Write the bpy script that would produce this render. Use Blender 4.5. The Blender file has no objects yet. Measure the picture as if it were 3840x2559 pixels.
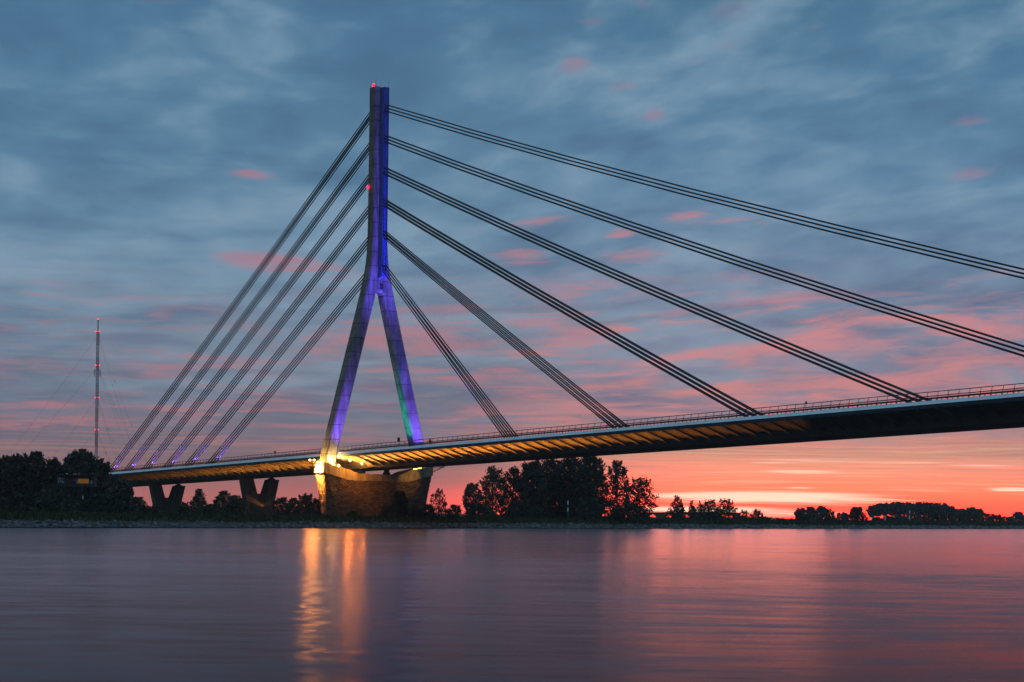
import bpy, bmesh, math, random
import numpy as np
from mathutils import Vector, Matrix

PI = math.pi
R = math.radians
SC = bpy.context.scene
COL = SC.collection

# ------------------------------------------------------------------ survey of the place
F_PX, ROLL, HOR, EYE = 6440.0, 0.0140, 654.0, 4.4       # focal length / horizon measured on the photograph, eye height in m
TH = R(56)
CT, ST = math.cos(TH), math.sin(TH)
Y0 = F_PX * 0.08
X0 = -510 / F_PX * Y0                                    # foot of the pylon's axis


def unroll(x, y):
    u, v = x - 1920, y - 1279.5
    return u + ROLL * v, v - ROLL * u


def at(x, y, Y):
    """a surveyed point at distance Y"""
    u, v = unroll(x, y)
    return u * Y / F_PX, Y, EYE + (HOR - v) * Y / F_PX


def deck_z(s):
    return 22.05 + 0.0194 * s


def bridge_pt(s, t, z):
    """bridge frame (along, towards the viewer, up) -> world"""
    return Vector((X0 + s * CT - t * ST, Y0 - s * ST - t * CT, z))


WL = 0.5                                                  # water level
BA = Vector((-100.1, 337.6, 0))                          # water's edge of the far bank
BD = (Vector((312.3, 1042.2, 0)) - BA).normalized()
BN = Vector((-BD.y, BD.x, 0))                            # inland


def bank(a, b):
    return BA + BD * a + BN * b


PROF_B = [-30, -6, -2, 0, 0.7, 1.6, 3, 5, 7, 9, 12, 16, 22, 35, 60, 120, 400, 1500, 9000]
PROF_Z = [-5, -0.9, 0.0, 0.5, 0.62, 0.75, 0.92, 1.15, 1.4, 1.65, 2.0, 2.35, 2.7, 3.05, 3.3, 3.4, 3.3, 3.1, 3.0]


def ground_z(x, y):
    p = Vector((x, y, 0)) - BA
    return float(np.interp(p.dot(BN), PROF_B, PROF_Z))


def lin(r, g, b):
    def f(c):
        c /= 255.0
        return c / 12.92 if c <= 0.04045 else ((c + 0.055) / 1.055) ** 2.4
    return (f(r), f(g), f(b), 1.0)


# ------------------------------------------------------------------ objects
def tag(o, label=None, cat=None, group=None, kind=None):
    if label: o['label'] = label
    if cat: o['category'] = cat
    if group: o['group'] = group
    if kind: o['kind'] = kind
    return o


def empty(name, loc=(0, 0, 0), rz=0.0, label=None, cat=None, group=None):
    o = bpy.data.objects.new(name, None)
    o.location = loc
    o.rotation_euler = (0, 0, rz)
    COL.objects.link(o)
    return tag(o, label, cat, group)


class MB:
    def __init__(self):
        self.v, self.f = [], []

    def add(self, vs, fs):
        n = len(self.v)
        self.v += [tuple(p) for p in vs]
        self.f += [tuple(i + n for i in q) for q in fs]

    def box(self, c, d, rz=0.0):
        x, y, z = (k / 2 for k in d)
        cs, sn = math.cos(rz), math.sin(rz)
        vs = []
        for sz in (-z, z):
            for sx, sy in ((-x, -y), (x, -y), (x, y), (-x, y)):
                vs.append((c[0] + sx * cs - sy * sn, c[1] + sx * sn + sy * cs, c[2] + sz))
        self.add(vs, [(3, 2, 1, 0), (4, 5, 6, 7), (0, 1, 5, 4), (1, 2, 6, 5), (2, 3, 7, 6), (3, 0, 4, 7)])

    def tube(self, pts, rad, n=6, caps=True):
        pts = [Vector(p) for p in pts]
        if not isinstance(rad, (list, tuple)):
            rad = [rad] * len(pts)
        rings = []
        for i, p in enumerate(pts):
            d = (pts[min(i + 1, len(pts) - 1)] - pts[max(i - 1, 0)]).normalized()
            a = d.cross(Vector((0, 0, 1)))
            if a.length < 1e-3:
                a = Vector((1, 0, 0))
            a.normalize()
            b = d.cross(a).normalized()
            rings.append([p + (a * math.cos(2 * PI * k / n) + b * math.sin(2 * PI * k / n)) * rad[i] for k in range(n)])
        base = len(self.v)
        for rg in rings:
            self.v += [tuple(q) for q in rg]
        for i in range(len(rings) - 1):
            for k in range(n):
                k2 = (k + 1) % n
                self.f.append((base + i * n + k, base + i * n + k2, base + (i + 1) * n + k2, base + (i + 1) * n + k))
        if caps:
            self.f.append(tuple(base + k for k in range(n - 1, -1, -1)))
            self.f.append(tuple(base + (len(rings) - 1) * n + k for k in range(n)))

    def ball(self, c, r, n=8, m=5, sz=1.0):
        vs = [(c[0], c[1], c[2] - r * sz)]
        for j in range(1, m):
            ph = -PI / 2 + PI * j / m
            for k in range(n):
                vs.append((c[0] + r * math.cos(ph) * math.cos(2 * PI * k / n), c[1] + r * math.cos(ph) * math.sin(2 * PI * k / n), c[2] + r * sz * math.sin(ph)))
        vs.append((c[0], c[1], c[2] + r * sz))
        fs = [(0, 1 + (k + 1) % n, 1 + k) for k in range(n)]
        for j in range(m - 2):
            for k in range(n):
                a, b = 1 + j * n + k, 1 + j * n + (k + 1) % n
                fs.append((a, b, b + n, a + n))
        t = len(vs) - 1
        o = 1 + (m - 2) * n
        fs += [(o + k, o + (k + 1) % n, t) for k in range(n)]
        self.add(vs, fs)

    def prism(self, sec, p0, p1):
        """section [(y,z)] swept from x=p0 to x=p1 with its z lifted by lift(x)"""
        n = len(sec)
        vs = [(p0[0], y, z + p0[1]) for y, z in sec] + [(p1[0], y, z + p1[1]) for y, z in sec]
        fs = [(k, (k + 1) % n, n + (k + 1) % n, n + k) for k in range(n)]
        fs += [tuple(range(n - 1, -1, -1)), tuple(range(n, 2 * n))]
        self.add(vs, fs)

    def build(self, name, mat, parent=None, smooth=False):
        me = bpy.data.meshes.new(name)
        me.from_pydata(self.v, [], self.f)
        me.materials.append(mat)
        bm = bmesh.new(); bm.from_mesh(me)
        bmesh.ops.recalc_face_normals(bm, faces=bm.faces)
        bm.to_mesh(me); bm.free()
        if smooth:
            me.polygons.foreach_set('use_smooth', [True] * len(me.polygons))
        o = bpy.data.objects.new(name, me)
        COL.objects.link(o)
        if parent: o.parent = parent
        return o


def quads(name, V, mat, parent=None):
    """V: (n,4,3) array of loose quads"""
    n = len(V)
    me = bpy.data.meshes.new(name)
    me.vertices.add(n * 4); me.loops.add(n * 4); me.polygons.add(n)
    me.vertices.foreach_set('co', V.reshape(-1).astype(np.float32))
    me.loops.foreach_set('vertex_index', np.arange(n * 4, dtype=np.int32))
    me.polygons.foreach_set('loop_start', np.arange(0, n * 4, 4, dtype=np.int32))
    me.polygons.foreach_set('loop_total', np.full(n, 4, dtype=np.int32))
    me.materials.append(mat)
    me.update(); me.validate()
    o = bpy.data.objects.new(name, me)
    COL.objects.link(o)
    if parent: o.parent = parent
    return o


# ------------------------------------------------------------------ node helpers
class G:
    def __init__(self, tree):
        self.t, self.N, self.L = tree, tree.nodes, tree.links

    def put(self, sock, v):
        if v is None: return
        if isinstance(v, bpy.types.NodeSocket): self.L.new(v, sock)
        else: sock.default_value = v

    def m(self, op, a, b=None, c=None, clamp=False):
        n = self.N.new('ShaderNodeMath'); n.operation = op; n.use_clamp = clamp
        for i, v in enumerate((a, b, c)): self.put(n.inputs[i], v)
        return n.outputs[0]

    def vm(self, op, a, b=None):
        n = self.N.new('ShaderNodeVectorMath'); n.operation = op
        self.put(n.inputs[0], a); self.put(n.inputs[1], b)
        return n.outputs['Value'] if op in ('LENGTH', 'DOT_PRODUCT', 'DISTANCE') else n.outputs[0]

    def xyz(self, x, y, z=0.0):
        n = self.N.new('ShaderNodeCombineXYZ')
        for i, v in enumerate((x, y, z)): self.put(n.inputs[i], v)
        return n.outputs[0]

    def sep(self, v):
        n = self.N.new('ShaderNodeSeparateXYZ'); self.put(n.inputs[0], v)
        return n.outputs

    def noise(self, vec, scale=1.0, detail=4.0, rough=0.5, dist=0.0):
        n = self.N.new('ShaderNodeTexNoise')
        self.put(n.inputs['Vector'], vec)
        n.inputs['Scale'].default_value = scale; n.inputs['Detail'].default_value = detail
        n.inputs['Roughness'].default_value = rough; n.inputs['Distortion'].default_value = dist
        return n.outputs[0]

    def ss(self, x, lo, hi, a=0.0, b=1.0):
        n = self.N.new('ShaderNodeMapRange'); n.interpolation_type = 'SMOOTHSTEP'
        self.put(n.inputs['Value'], x)
        for k, v in (('From Min', lo), ('From Max', hi), ('To Min', a), ('To Max', b)): self.put(n.inputs[k], v)
        return n.outputs[0]

    def mix(self, f, a, b, mode='MIX'):
        n = self.N.new('ShaderNodeMix'); n.data_type = 'RGBA'; n.blend_type = mode
        self.put(n.inputs[0], f); self.put(n.inputs[6], a); self.put(n.inputs[7], b)
        return n.outputs[2]

    def ramp(self, f, stops, interp='LINEAR'):
        n = self.N.new('ShaderNodeValToRGB'); n.color_ramp.interpolation = interp
        el = n.color_ramp.elements
        while len(el) < len(stops): el.new(0.5)
        for e, (p, c) in zip(el, stops): e.position = p; e.color = c
        self.put(n.inputs[0], f)
        return n.outputs[0]


def mat(name):
    m = bpy.data.materials.new(name); m.use_nodes = True
    g = G(m.node_tree); b = g.N['Principled BSDF']
    b.inputs['Specular IOR Level'].default_value = 0.25
    return m, g, b


def plain(name, col, rough=0.7, metal=0.0, var=0.25, scale=1.5, spec=0.25):
    m, g, b = mat(name)
    tc = g.N.new('ShaderNodeTexCoord').outputs['Object']
    n = g.noise(tc, scale, 5, 0.6)
    k = g.ss(n, 0.3, 0.7, 1 - var, 1 + var)
    c = g.mix(1.0, (*col, 1), g.xyz(k, k, k), 'MULTIPLY')
    g.put(b.inputs['Base Color'], c)
    b.inputs['Roughness'].default_value = rough; b.inputs['Metallic'].default_value = metal
    b.inputs['Specular IOR Level'].default_value = spec
    return m


def glow(name, col, strength):
    m, g, b = mat(name)
    b.inputs['Base Color'].default_value = (0.02, 0.02, 0.02, 1)
    b.inputs['Emission Color'].default_value = (*col, 1)
    b.inputs['Emission Strength'].default_value = strength
    return m


def concrete(name, col, joint=4.35, jphase=0.0, stain=0.35):
    m, g, b = mat(name)
    tc = g.N.new('ShaderNodeTexCoord').outputs['Object']
    x, y, z = g.sep(tc)[0:3]
    big = g.noise(g.xyz(g.m('MULTIPLY', x, 1.0), g.m('MULTIPLY', y, 1.0), g.m('MULTIPLY', z, 0.12)), 0.9, 6, 0.65)
    blot = g.noise(tc, 0.35, 5, 0.7)
    k = g.m('MULTIPLY', g.ss(big, 0.25, 0.75, 1 - stain, 1 + stain * 0.7), g.ss(blot, 0.3, 0.7, 0.78, 1.15))
    if joint:
        fr = g.m('FRACT', g.m('ADD', g.m('DIVIDE', z, joint), jphase))
        line = g.m('MINIMUM', g.ss(fr, 0.0, 0.04, 0.2, 1.0), g.ss(fr, 0.96, 1.0, 1.0, 0.2))
        pan = g.m('FLOOR', g.m('ADD', g.m('DIVIDE', z, joint), jphase))
        wn = g.N.new('ShaderNodeTexWhiteNoise'); wn.noise_dimensions = '1D'; g.put(wn.inputs['W'], pan)
        k = g.m('MULTIPLY', g.m('MULTIPLY', k, line), g.ss(wn.outputs[0], 0, 1, 0.88, 1.1))
    g.put(b.inputs['Base Color'], g.mix(1.0, (*col, 1), g.xyz(k, k, k), 'MULTIPLY'))
    b.inputs['Roughness'].default_value = 0.85
    bp = g.N.new('ShaderNodeBump'); bp.inputs['Strength'].default_value = 0.25; bp.inputs['Distance'].default_value = 0.05
    g.put(bp.inputs['Height'], g.noise(tc, 3.0, 5, 0.6)); g.put(b.inputs['Normal'], bp.outputs[0])
    return m


def stone(name):
    m, g, b = mat(name)
    tc = g.N.new('ShaderNodeTexCoord').outputs['Object']
    x, y, z = g.sep(tc)[0:3]
    wob = g.noise(tc, 0.8, 3, 0.5)
    v = g.xyz(g.m('ADD', g.m('ADD', x, g.m('MULTIPLY', y, 0.96)), g.m('MULTIPLY', wob, 0.25)), g.m('ADD', z, g.m('MULTIPLY', wob, 0.12)), 0.0)
    br = g.N.new('ShaderNodeTexBrick')
    g.put(br.inputs['Vector'], v)
    br.inputs['Color1'].default_value = (0.26, 0.19, 0.14, 1); br.inputs['Color2'].default_value = (0.12, 0.085, 0.065, 1)
    br.inputs['Mortar'].default_value = (0.035, 0.028, 0.022, 1)
    br.inputs['Scale'].default_value = 1.0; br.inputs['Mortar Size'].default_value = 0.045; br.inputs['Mortar Smooth'].default_value = 0.35
    br.inputs['Brick Width'].default_value = 1.15; br.inputs['Row Height'].default_value = 0.52
    n = g.noise(tc, 2.3, 6, 0.65)
    k = g.ss(n, 0.25, 0.75, 0.55, 1.35)
    g.put(b.inputs['Base Color'], g.mix(1.0, br.outputs['Color'], g.xyz(k, k, k), 'MULTIPLY'))
    b.inputs['Roughness'].default_value = 0.9
    hgt = g.m('ADD', g.m('MULTIPLY', g.m('SUBTRACT', 1.0, br.outputs['Fac']), 1.0), g.m('MULTIPLY', n, 1.3))
    bp = g.N.new('ShaderNodeBump'); bp.inputs['Strength'].default_value = 1.0; bp.inputs['Distance'].default_value = 0.30
    g.put(bp.inputs['Height'], hgt); g.put(b.inputs['Normal'], bp.outputs[0])
    return m


def foliage(name, col, var=0.5):
    m, g, b = mat(name)
    tc = g.N.new('ShaderNodeTexCoord').outputs['Object']
    oi = g.N.new('ShaderNodeObjectInfo').outputs['Random']
    n = g.noise(tc, 0.55, 4, 0.6)
    k = g.m('MULTIPLY', g.ss(n, 0.3, 0.7, 1 - var, 1 + var), g.ss(oi, 0, 1, 0.75, 1.25))
    g.put(b.inputs['Base Color'], g.mix(1.0, (*col, 1), g.xyz(k, k, k), 'MULTIPLY'))
    b.inputs['Roughness'].default_value = 0.8
    b.inputs['Specular IOR Level'].default_value = 0.1
    return m


M = dict(
    concrete=concrete('pylon_concrete', (0.19, 0.185, 0.17), stain=0.55),
    cap=concrete('cap_concrete', (0.30, 0.26, 0.21), joint=0, stain=0.5),
    vpier=concrete('pier_concrete', (0.10, 0.10, 0.10), joint=0),
    stone=stone('quarry_stone'),
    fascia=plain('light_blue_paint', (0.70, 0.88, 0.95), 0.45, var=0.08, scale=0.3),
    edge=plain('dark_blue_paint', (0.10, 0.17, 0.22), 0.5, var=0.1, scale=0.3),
    girder=plain('girder_paint', (0.20, 0.20, 0.195), 0.6, var=0.07, scale=0.25),
    road=plain('asphalt', (0.05, 0.05, 0.052), 0.9),
    box=plain('anchor_box_paint', (0.05, 0.10, 0.36), 0.5, var=0.12),
    cable=plain('cable_sheath', (0.026, 0.020, 0.023), 0.5, var=0.1),
    rail=plain('rail_paint', (0.05, 0.05, 0.06), 0.5, var=0.1),
    dark=plain('dark_metal', (0.03, 0.03, 0.033), 0.5),
    hatch=plain('hatch_steel', (0.03, 0.035, 0.05), 0.5),
    redpaint=plain('mast_red', (0.22, 0.035, 0.03), 0.6),
    whitepaint=plain('mast_white', (0.32, 0.36, 0.38), 0.6),
    whiteboard=plain('white_board', (0.75, 0.78, 0.8), 0.6, var=0.1),
    greenpaint=plain('green_paint', (0.02, 0.12, 0.07), 0.5),
    brick=plain('old_brick', (0.14, 0.06, 0.05), 0.9, var=0.4),
    bark=plain('bark', (0.05, 0.04, 0.032), 0.95, var=0.3),
    wood=plain('weathered_boards', (0.06, 0.055, 0.055), 0.9, var=0.3),
    pane=plain('pale_pane', (0.38, 0.47, 0.52), 0.35, var=0.5, scale=2.2),
    darkpane=plain('dark_pane', (0.02, 0.022, 0.028), 0.1, var=0.2, spec=0.5),
    leaf=foliage('foliage', (0.062, 0.068, 0.054)),
    leaf2=foliage('shrub_foliage', (0.060, 0.080, 0.056)),
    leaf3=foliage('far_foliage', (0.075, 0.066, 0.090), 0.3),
    red=glow('red_beacon', (1.0, 0.004, 0.022), 7.0),
    warmlens=glow('warm_lens', (1.0, 0.58, 0.12), 1500.0),
    noselens=glow('nose_lens', (1.0, 0.40, 0.05), 16000.0),
    orangelens=glow('orange_lens', (1.0, 0.34, 0.035), 3600.0),
    yellowlens=glow('yellow_lens', (1.0, 0.80, 0.16), 5.0),
    cyanlens=glow('cyan_lens', (0.35, 1.0, 0.9), 9.0),
    violetlens=glow('violet_lens', (0.45, 0.18, 1.0), 14.0),
    litwindow=glow('lit_window', (1.0, 0.42, 0.06), 0.13),
)

# ------------------------------------------------------------------ camera
cam = bpy.data.cameras.new('camera')
cam.sensor_width = 36.0
cam.lens = 36.0 * F_PX / 3840.0
cam.shift_x = ROLL * HOR / 3840.0
cam.shift_y = HOR / 3840.0
cam.clip_start, cam.clip_end = 0.5, 40000
co = bpy.data.objects.new('camera', cam)
COL.objects.link(co)
co.location = (0, 0, EYE)
co.matrix_world = Matrix.Translation((0, 0, EYE)) @ Matrix.Rotation(PI / 2, 4, 'X') @ Matrix.Rotation(ROLL, 4, 'Z')
SC.camera = co

# ------------------------------------------------------------------ sky
world = bpy.data.worlds.new('World'); SC.world = world; world.use_nodes = True
g = G(world.node_tree)
bg = g.N['Background']
tc = g.N.new('ShaderNodeTexCoord').outputs['Generated']
dx, dy, dz = g.sep(tc)[0:3]
AZ = g.m('DIVIDE', g.m('ARCTAN2', dx, dy), 0.29)         # -1 .. 1 across the view to the west
EL = g.m('MULTIPLY', g.m('ARCSINE', dz), 57.2958)        # degrees above the horizon
ELp = g.m('MAXIMUM', EL, 0.0)
LE = g.m('MULTIPLY', g.m('LOGARITHM', g.m('ADD', ELp, 2.0), math.e), 1.0)
e20 = g.m('DIVIDE', ELp, 20.0, clamp=True)


def stops(lst): return [(e / 20.0, lin(*c)) for e, c in lst]


left = g.ramp(e20, stops([(0, (200, 106, 100)), (.7, (178, 108, 106)), (1.5, (138, 106, 112)), (2.4, (112, 110, 126)), (3.6, (106, 117, 138)), (5.5, (116, 137, 158)),
                          (8, (111, 145, 171)), (11, (89, 130, 160)), (14, (82, 126, 157)), (16.5, (75, 119, 151)), (20, (80, 124, 156))]))
right = g.ramp(e20, stops([(0, (255, 88, 74)), (.5, (255, 108, 84)), (1.0, (248, 138, 106)), (1.6, (238, 158, 126)), (2.2, (222, 154, 134)), (2.8, (190, 144, 144)), (3.5, (146, 132, 150)), (5, (124, 132, 158)),
                           (8, (104, 134, 164)), (11, (92, 134, 166)), (14, (81, 126, 158)), (16.5, (73, 119, 150)), (20, (84, 122, 152))]))
sidef = g.m('MULTIPLY', g.ss(AZ, -0.25, 0.42), g.ss(AZ, 1.2, 3.2, 1.0, 0.0))
sky = g.mix(sidef, left, right)

# wind-drawn cloud: coordinates that shrink towards the horizon
tilt = g.m('MULTIPLY', g.m('ADD', AZ, 0.35), g.m('MULTIPLY', g.ss(EL, 1.5, 9.0, 0.0, 0.15), g.ss(AZ, -0.8, 0.4, 0.15, 1.0)))
Q2 = g.m('SUBTRACT', LE, tilt)
wv = g.xyz(g.m('MULTIPLY', AZ, 2.0), g.m('MULTIPLY', LE, 6.0), 7.3)
warp = g.m('SUBTRACT', g.noise(wv, 1.0, 3, 0.5), 0.5)
Q = g.m('ADD', Q2, g.m('MULTIPLY', warp, 0.12))


def cl(ax, ay, seed, detail=5, rough=0.55, dist=0.0):
    return g.noise(g.xyz(g.m('MULTIPLY', AZ, ax), g.m('MULTIPLY', Q, ay), seed), 1.0, detail, rough, dist)


big = cl(2.0, 4.6, 1.7, 2, 0.5)
mid = cl(5.5, 13.0, 4.1, 3, 0.5)
small = cl(15.0, 36.0, 6.6, 3, 0.55)
light = g.m('ADD', g.m('ADD', g.m('MULTIPLY', big, 0.47), g.m('MULTIPLY', mid, 0.41)), g.m('MULTIPLY', small, 0.12))
hi = g.ss(EL, 1.2, 5.0)
sky = g.mix(g.m('MULTIPLY', g.m('MULTIPLY', g.ss(light, 0.46, 0.68), hi), 0.62), sky, lin(142, 170, 192))
sky = g.mix(g.m('MULTIPLY', g.m('MULTIPLY', g.ss(light, 0.52, 0.34), hi), 0.60), sky, lin(64, 100, 134))
# mauve belly of the lower cloud deck
mau = g.m('MULTIPLY', g.ss(cl(2.4, 16.0, 11.9, 4), 0.48, 0.68), g.m('MULTIPLY', g.ss(EL, 0.6, 2.2), g.ss(EL, 6.0, 9.0, 1.0, 0.0)))
sky = g.mix(g.m('MULTIPLY', mau, 0.45), sky, lin(98, 100, 128))


def blob(a, e, sa, se, k, rise=0.0):
    """one soft cloud: centre (a,e), half widths"""
    da = g.m('DIVIDE', g.m('SUBTRACT', AZ, a), sa)
    de = g.m('DIVIDE', g.m('SUBTRACT', g.m('SUBTRACT', g.m('ADD', EL, g.m('MULTIPLY', warp, se * 1.2)), e), g.m('MULTIPLY', g.m('SUBTRACT', AZ, a), rise)), se)
    d = g.m('ADD', g.m('MULTIPLY', da, da), g.m('MULTIPLY', de, de))
    return g.m('MULTIPLY', g.m('POWER', 2.718, g.m('MULTIPLY', d, -1.0)), k * 1.12)


def pxblob(x, y, w, h, k, rise=0.0):
    u, v = unroll(x, y)
    a = math.atan(u / F_PX) / 0.29
    e = math.degrees(math.atan((HOR - v) / F_PX))
    return blob(a, e, w / F_PX / 0.29, math.degrees(h / F_PX), k, rise)


# rosy shreds catching the last sun
pinkn = cl(6.0, 24.0, 21.3, 5, 0.6, 0.5)
pinkn2 = cl(2.0, 11.0, 33.7, 3, 0.5)
zone = g.m('MULTIPLY', g.ss(EL, 0.8, 2.4), g.ss(EL, 4.2, 9.8, 1.0, 0.0))
side2 = g.ss(AZ, -0.9, 0.3, 0.27, 0.60)
field = g.m('MULTIPLY', zone, side2)
for b_ in [(2160, 247, 75, 42, .62, 0), (2740, 60, 110, 60, .42, 0), (2450, 440, 65, 36, .55, .9), (2730, 185, 80, 26, .5, .9), (2620, 250, 60, 30, .42, 1.2), (935, 668, 110, 22, .6, 0),
           (3650, 685, 100, 34, .5, .9), (3640, 505, 90, 24, .45, .9), (3050, 130, 70, 18, .5, 1.1), (590, 25, 190, 50, .42, 0), (2420, 25, 70, 30, .4, 0), (2215, 85, 60, 26, .4, .9), (2330, 325, 80, 26, .35, .7),
           (2590, 810, 120, 24, .7, 1.3), (2740, 840, 160, 22, .65, .9), (2850, 850, 70, 20, .7, .8), (2050, 840, 130, 32, .6, 1.1), (2330, 880, 60, 24, .65, .6), (2400, 960, 130, 30, .7, .5),
           (1950, 960, 120, 34, .7, -.2), (950, 990, 220, 36, .62, -.2), (1130, 1020, 200, 24, .55, -.1), (3300, 1230, 420, 40, .75, .5), (3000, 1270, 330, 34, .7, .3), (3650, 1290, 330, 44, .8, .2), (2250, 1240, 260, 26, .75, .3),
           (620, 1205, 120, 18, .5, -.4), (1500, 1390, 400, 26, .7, .2), (2150, 1330, 200, 26, .7, .1), (2320, 1475, 90, 18, .75, .2), (2060, 1482, 110, 12, .6, 0), (1900, 1385, 160, 20, .6, .3),
           (500, 1335, 420, 30, .62, -.1), (650, 1385, 330, 22, .55, .1), (250, 1530, 430, 14, .6, .15), (900, 1510, 380, 16, .55, .1), (1000, 1625, 330, 14, .5, .1), (2900, 1320, 300, 26, .7, .2), (2800, 1430, 260, 20, .55, .2)]:
    pb = pxblob(*b_)
    field = g.m('MAXIMUM', field, pb)
ragged = g.m('MULTIPLY', g.m('ADD', g.m('MULTIPLY', g.m('SUBTRACT', pinkn, 0.5), 2.6), g.m('MULTIPLY', g.m('SUBTRACT', pinkn2, 0.5), 1.5)), g.ss(EL, 8.0, 12.0, 1.0, 0.5))
pink = g.m('ADD', field, ragged)
pink = g.m('MULTIPLY', g.ss(pink, 0.18, 1.12), g.ss(field, 0.02, 0.30))
pcol = g.mix(sidef, g.ramp(e20, stops([(0, (214, 120, 110)), (3, (190, 124, 130)), (8, (182, 122, 136)), (16, (150, 118, 140))])),
             g.ramp(e20, stops([(0, (255, 130, 100)), (2.2, (244, 148, 128)), (3.5, (226, 140, 138)), (8, (206, 134, 142)), (16, (158, 122, 142))])))
thin = g.m('MULTIPLY', g.ss(cl(4.6, 44.0, 71.0, 5, 0.62, 0.4), 0.52, 0.70), g.m('MULTIPLY', g.m('MULTIPLY', g.ss(EL, 1.6, 3.0), g.ss(EL, 5.5, 9.5, 1.0, 0.0)), g.ss(pinkn2, 0.36, 0.56)))
pink = g.m('MAXIMUM', pink, g.m('MULTIPLY', thin, g.ss(AZ, -0.9, 0.3, 0.6, 0.9)))
sky = g.mix(g.m('MULTIPLY', pink, g.ss(mid, 0.35, 0.65, 0.68, 0.92)), sky, pcol)

# the sunset band low in the west
fire = g.m('MULTIPLY', sidef, g.ss(EL, 2.2, 0.8))              # the red of the sunset outshines what a picture can hold
sky = g.mix(fire, sky, g.mix(1.0, sky, (3.8, 1.12, 0.84, 1), 'MULTIPLY'))
grey = g.m('MULTIPLY', g.ss(cl(2.6, 60.0, 44.1, 4), 0.46, 0.68), g.m('MULTIPLY', g.ss(EL, 0.5, 1.4), g.ss(EL, 2.2, 3.2, 1.0, 0.0)))
sky = g.mix(g.m('MULTIPLY', grey, 0.55), sky, lin(184, 126, 116))
hot = None
for b_ in [(2880, 1868, 430, 24, 1.0, 0), (2620, 1862, 300, 18, .8, 0), (3120, 1876, 300, 12, .7, -.1), (2630, 1912, 330, 17, .95, 0), (2930, 1925, 280, 14, .6, 0), (3010, 1773, 150, 8, .9, 0), (2950, 1775, 420, 6, .5, 0),
           (3800, 1841, 85, 8, 1.0, 0), (3080, 1730, 320, 12, .45, 0), (3330, 1740, 300, 10, .4, 0), (3650, 1752, 160, 8, .45, 0), (2900, 1738, 120, 7, .45, 0), (3420, 1838, 260, 12, .3, 0), (3000, 1832, 60, 4, .6, 0)]:
    hb = pxblob(*b_)
    hot = hb if hot is None else g.m('MAXIMUM', hot, hb)
hotgate = g.ss(hot, 0.04, 0.25)
hot = g.ss(g.m('ADD', g.m('MULTIPLY', hot, 1.2), g.m('MULTIPLY', g.m('SUBTRACT', cl(3.4, 130.0, 51.9, 5, 0.6), 0.5), 2.0)), 0.25, 1.0)
hot = g.m('MULTIPLY', hot, hotgate)
sky = g.mix(g.m('MINIMUM', hot, 1.0), sky, (1.9, 0.95, 0.68, 1))
gold = g.m('MULTIPLY', g.m('MULTIPLY', g.ss(cl(3.2, 70.0, 61.0, 4, 0.6), 0.48, 0.66), g.ss(AZ, 0.05, 0.5)), g.m('MULTIPLY', g.ss(EL, 0.6, 1.1), g.ss(EL, 2.0, 3.0, 1.0, 0.0)))
sky = g.mix(g.m('MULTIPLY', gold, 0.55), sky, lin(255, 202, 156))
glow_ = pxblob(3150, 1760, 700, 60, .35)
sky = g.mix(glow_, sky, lin(255, 176, 138))
red_ = g.m('MULTIPLY', pxblob(2650, 1905, 900, 60, .55), g.m('SUBTRACT', 1.0, g.m('MINIMUM', hot, 1.0)))
sky = g.mix(red_, sky, (3.2, 0.16, 0.07, 1))

# overhead and behind the viewer: cool twilight, dim towards the eastern horizon
cosv = g.m('MULTIPLY', dy, 1.0)
zen = g.ss(EL, 17.0, 55.0)
sky = g.mix(zen, sky, (0.25, 0.375, 0.48, 1))
east = g.m('MULTIPLY', g.ss(cosv, 0.35, -0.35), g.ss(EL, 8.0, 40.0, 1.0, 0.0))
sky = g.mix(g.m('MULTIPLY', east, 0.85), sky, (0.055, 0.085, 0.12, 1))
nish = g.N.new('ShaderNodeTexSky'); nish.sky_type = 'NISHITA'; nish.sun_disc = False
nish.sun_elevation = R(0.5); nish.sun_rotation = math.atan(750 / F_PX)
sky = g.mix(1.0, sky, g.mix(1.0, nish.outputs[0], (0.004, 0.004, 0.004, 1), 'MULTIPLY'), 'ADD')
g.put(bg.inputs['Color'], sky)
bg.inputs['Strength'].default_value = 1.0

sun = bpy.data.lights.new('sun', 'SUN'); sun.energy = 0.02; sun.angle = R(8); sun.color = (1, 0.35, 0.2)
so = bpy.data.objects.new('sun', sun); COL.objects.link(so)
so.rotation_euler = Vector((-0.116, -1, -0.02)).to_track_quat('-Z', 'Y').to_euler()

# ------------------------------------------------------------------ water and land
m, g, b = mat('river_water')
geo = g.N.new('ShaderNodeNewGeometry').outputs['Position']
px_, py_, pz_ = g.sep(geo)[0:3]
def wnoise(fx, fy, seed, det=3):
    return g.m('SUBTRACT', g.noise(g.xyz(g.m('MULTIPLY', px_, fx), g.m('MULTIPLY', py_, fy), seed), 1.0, det, 0.55), 0.5)


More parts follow.
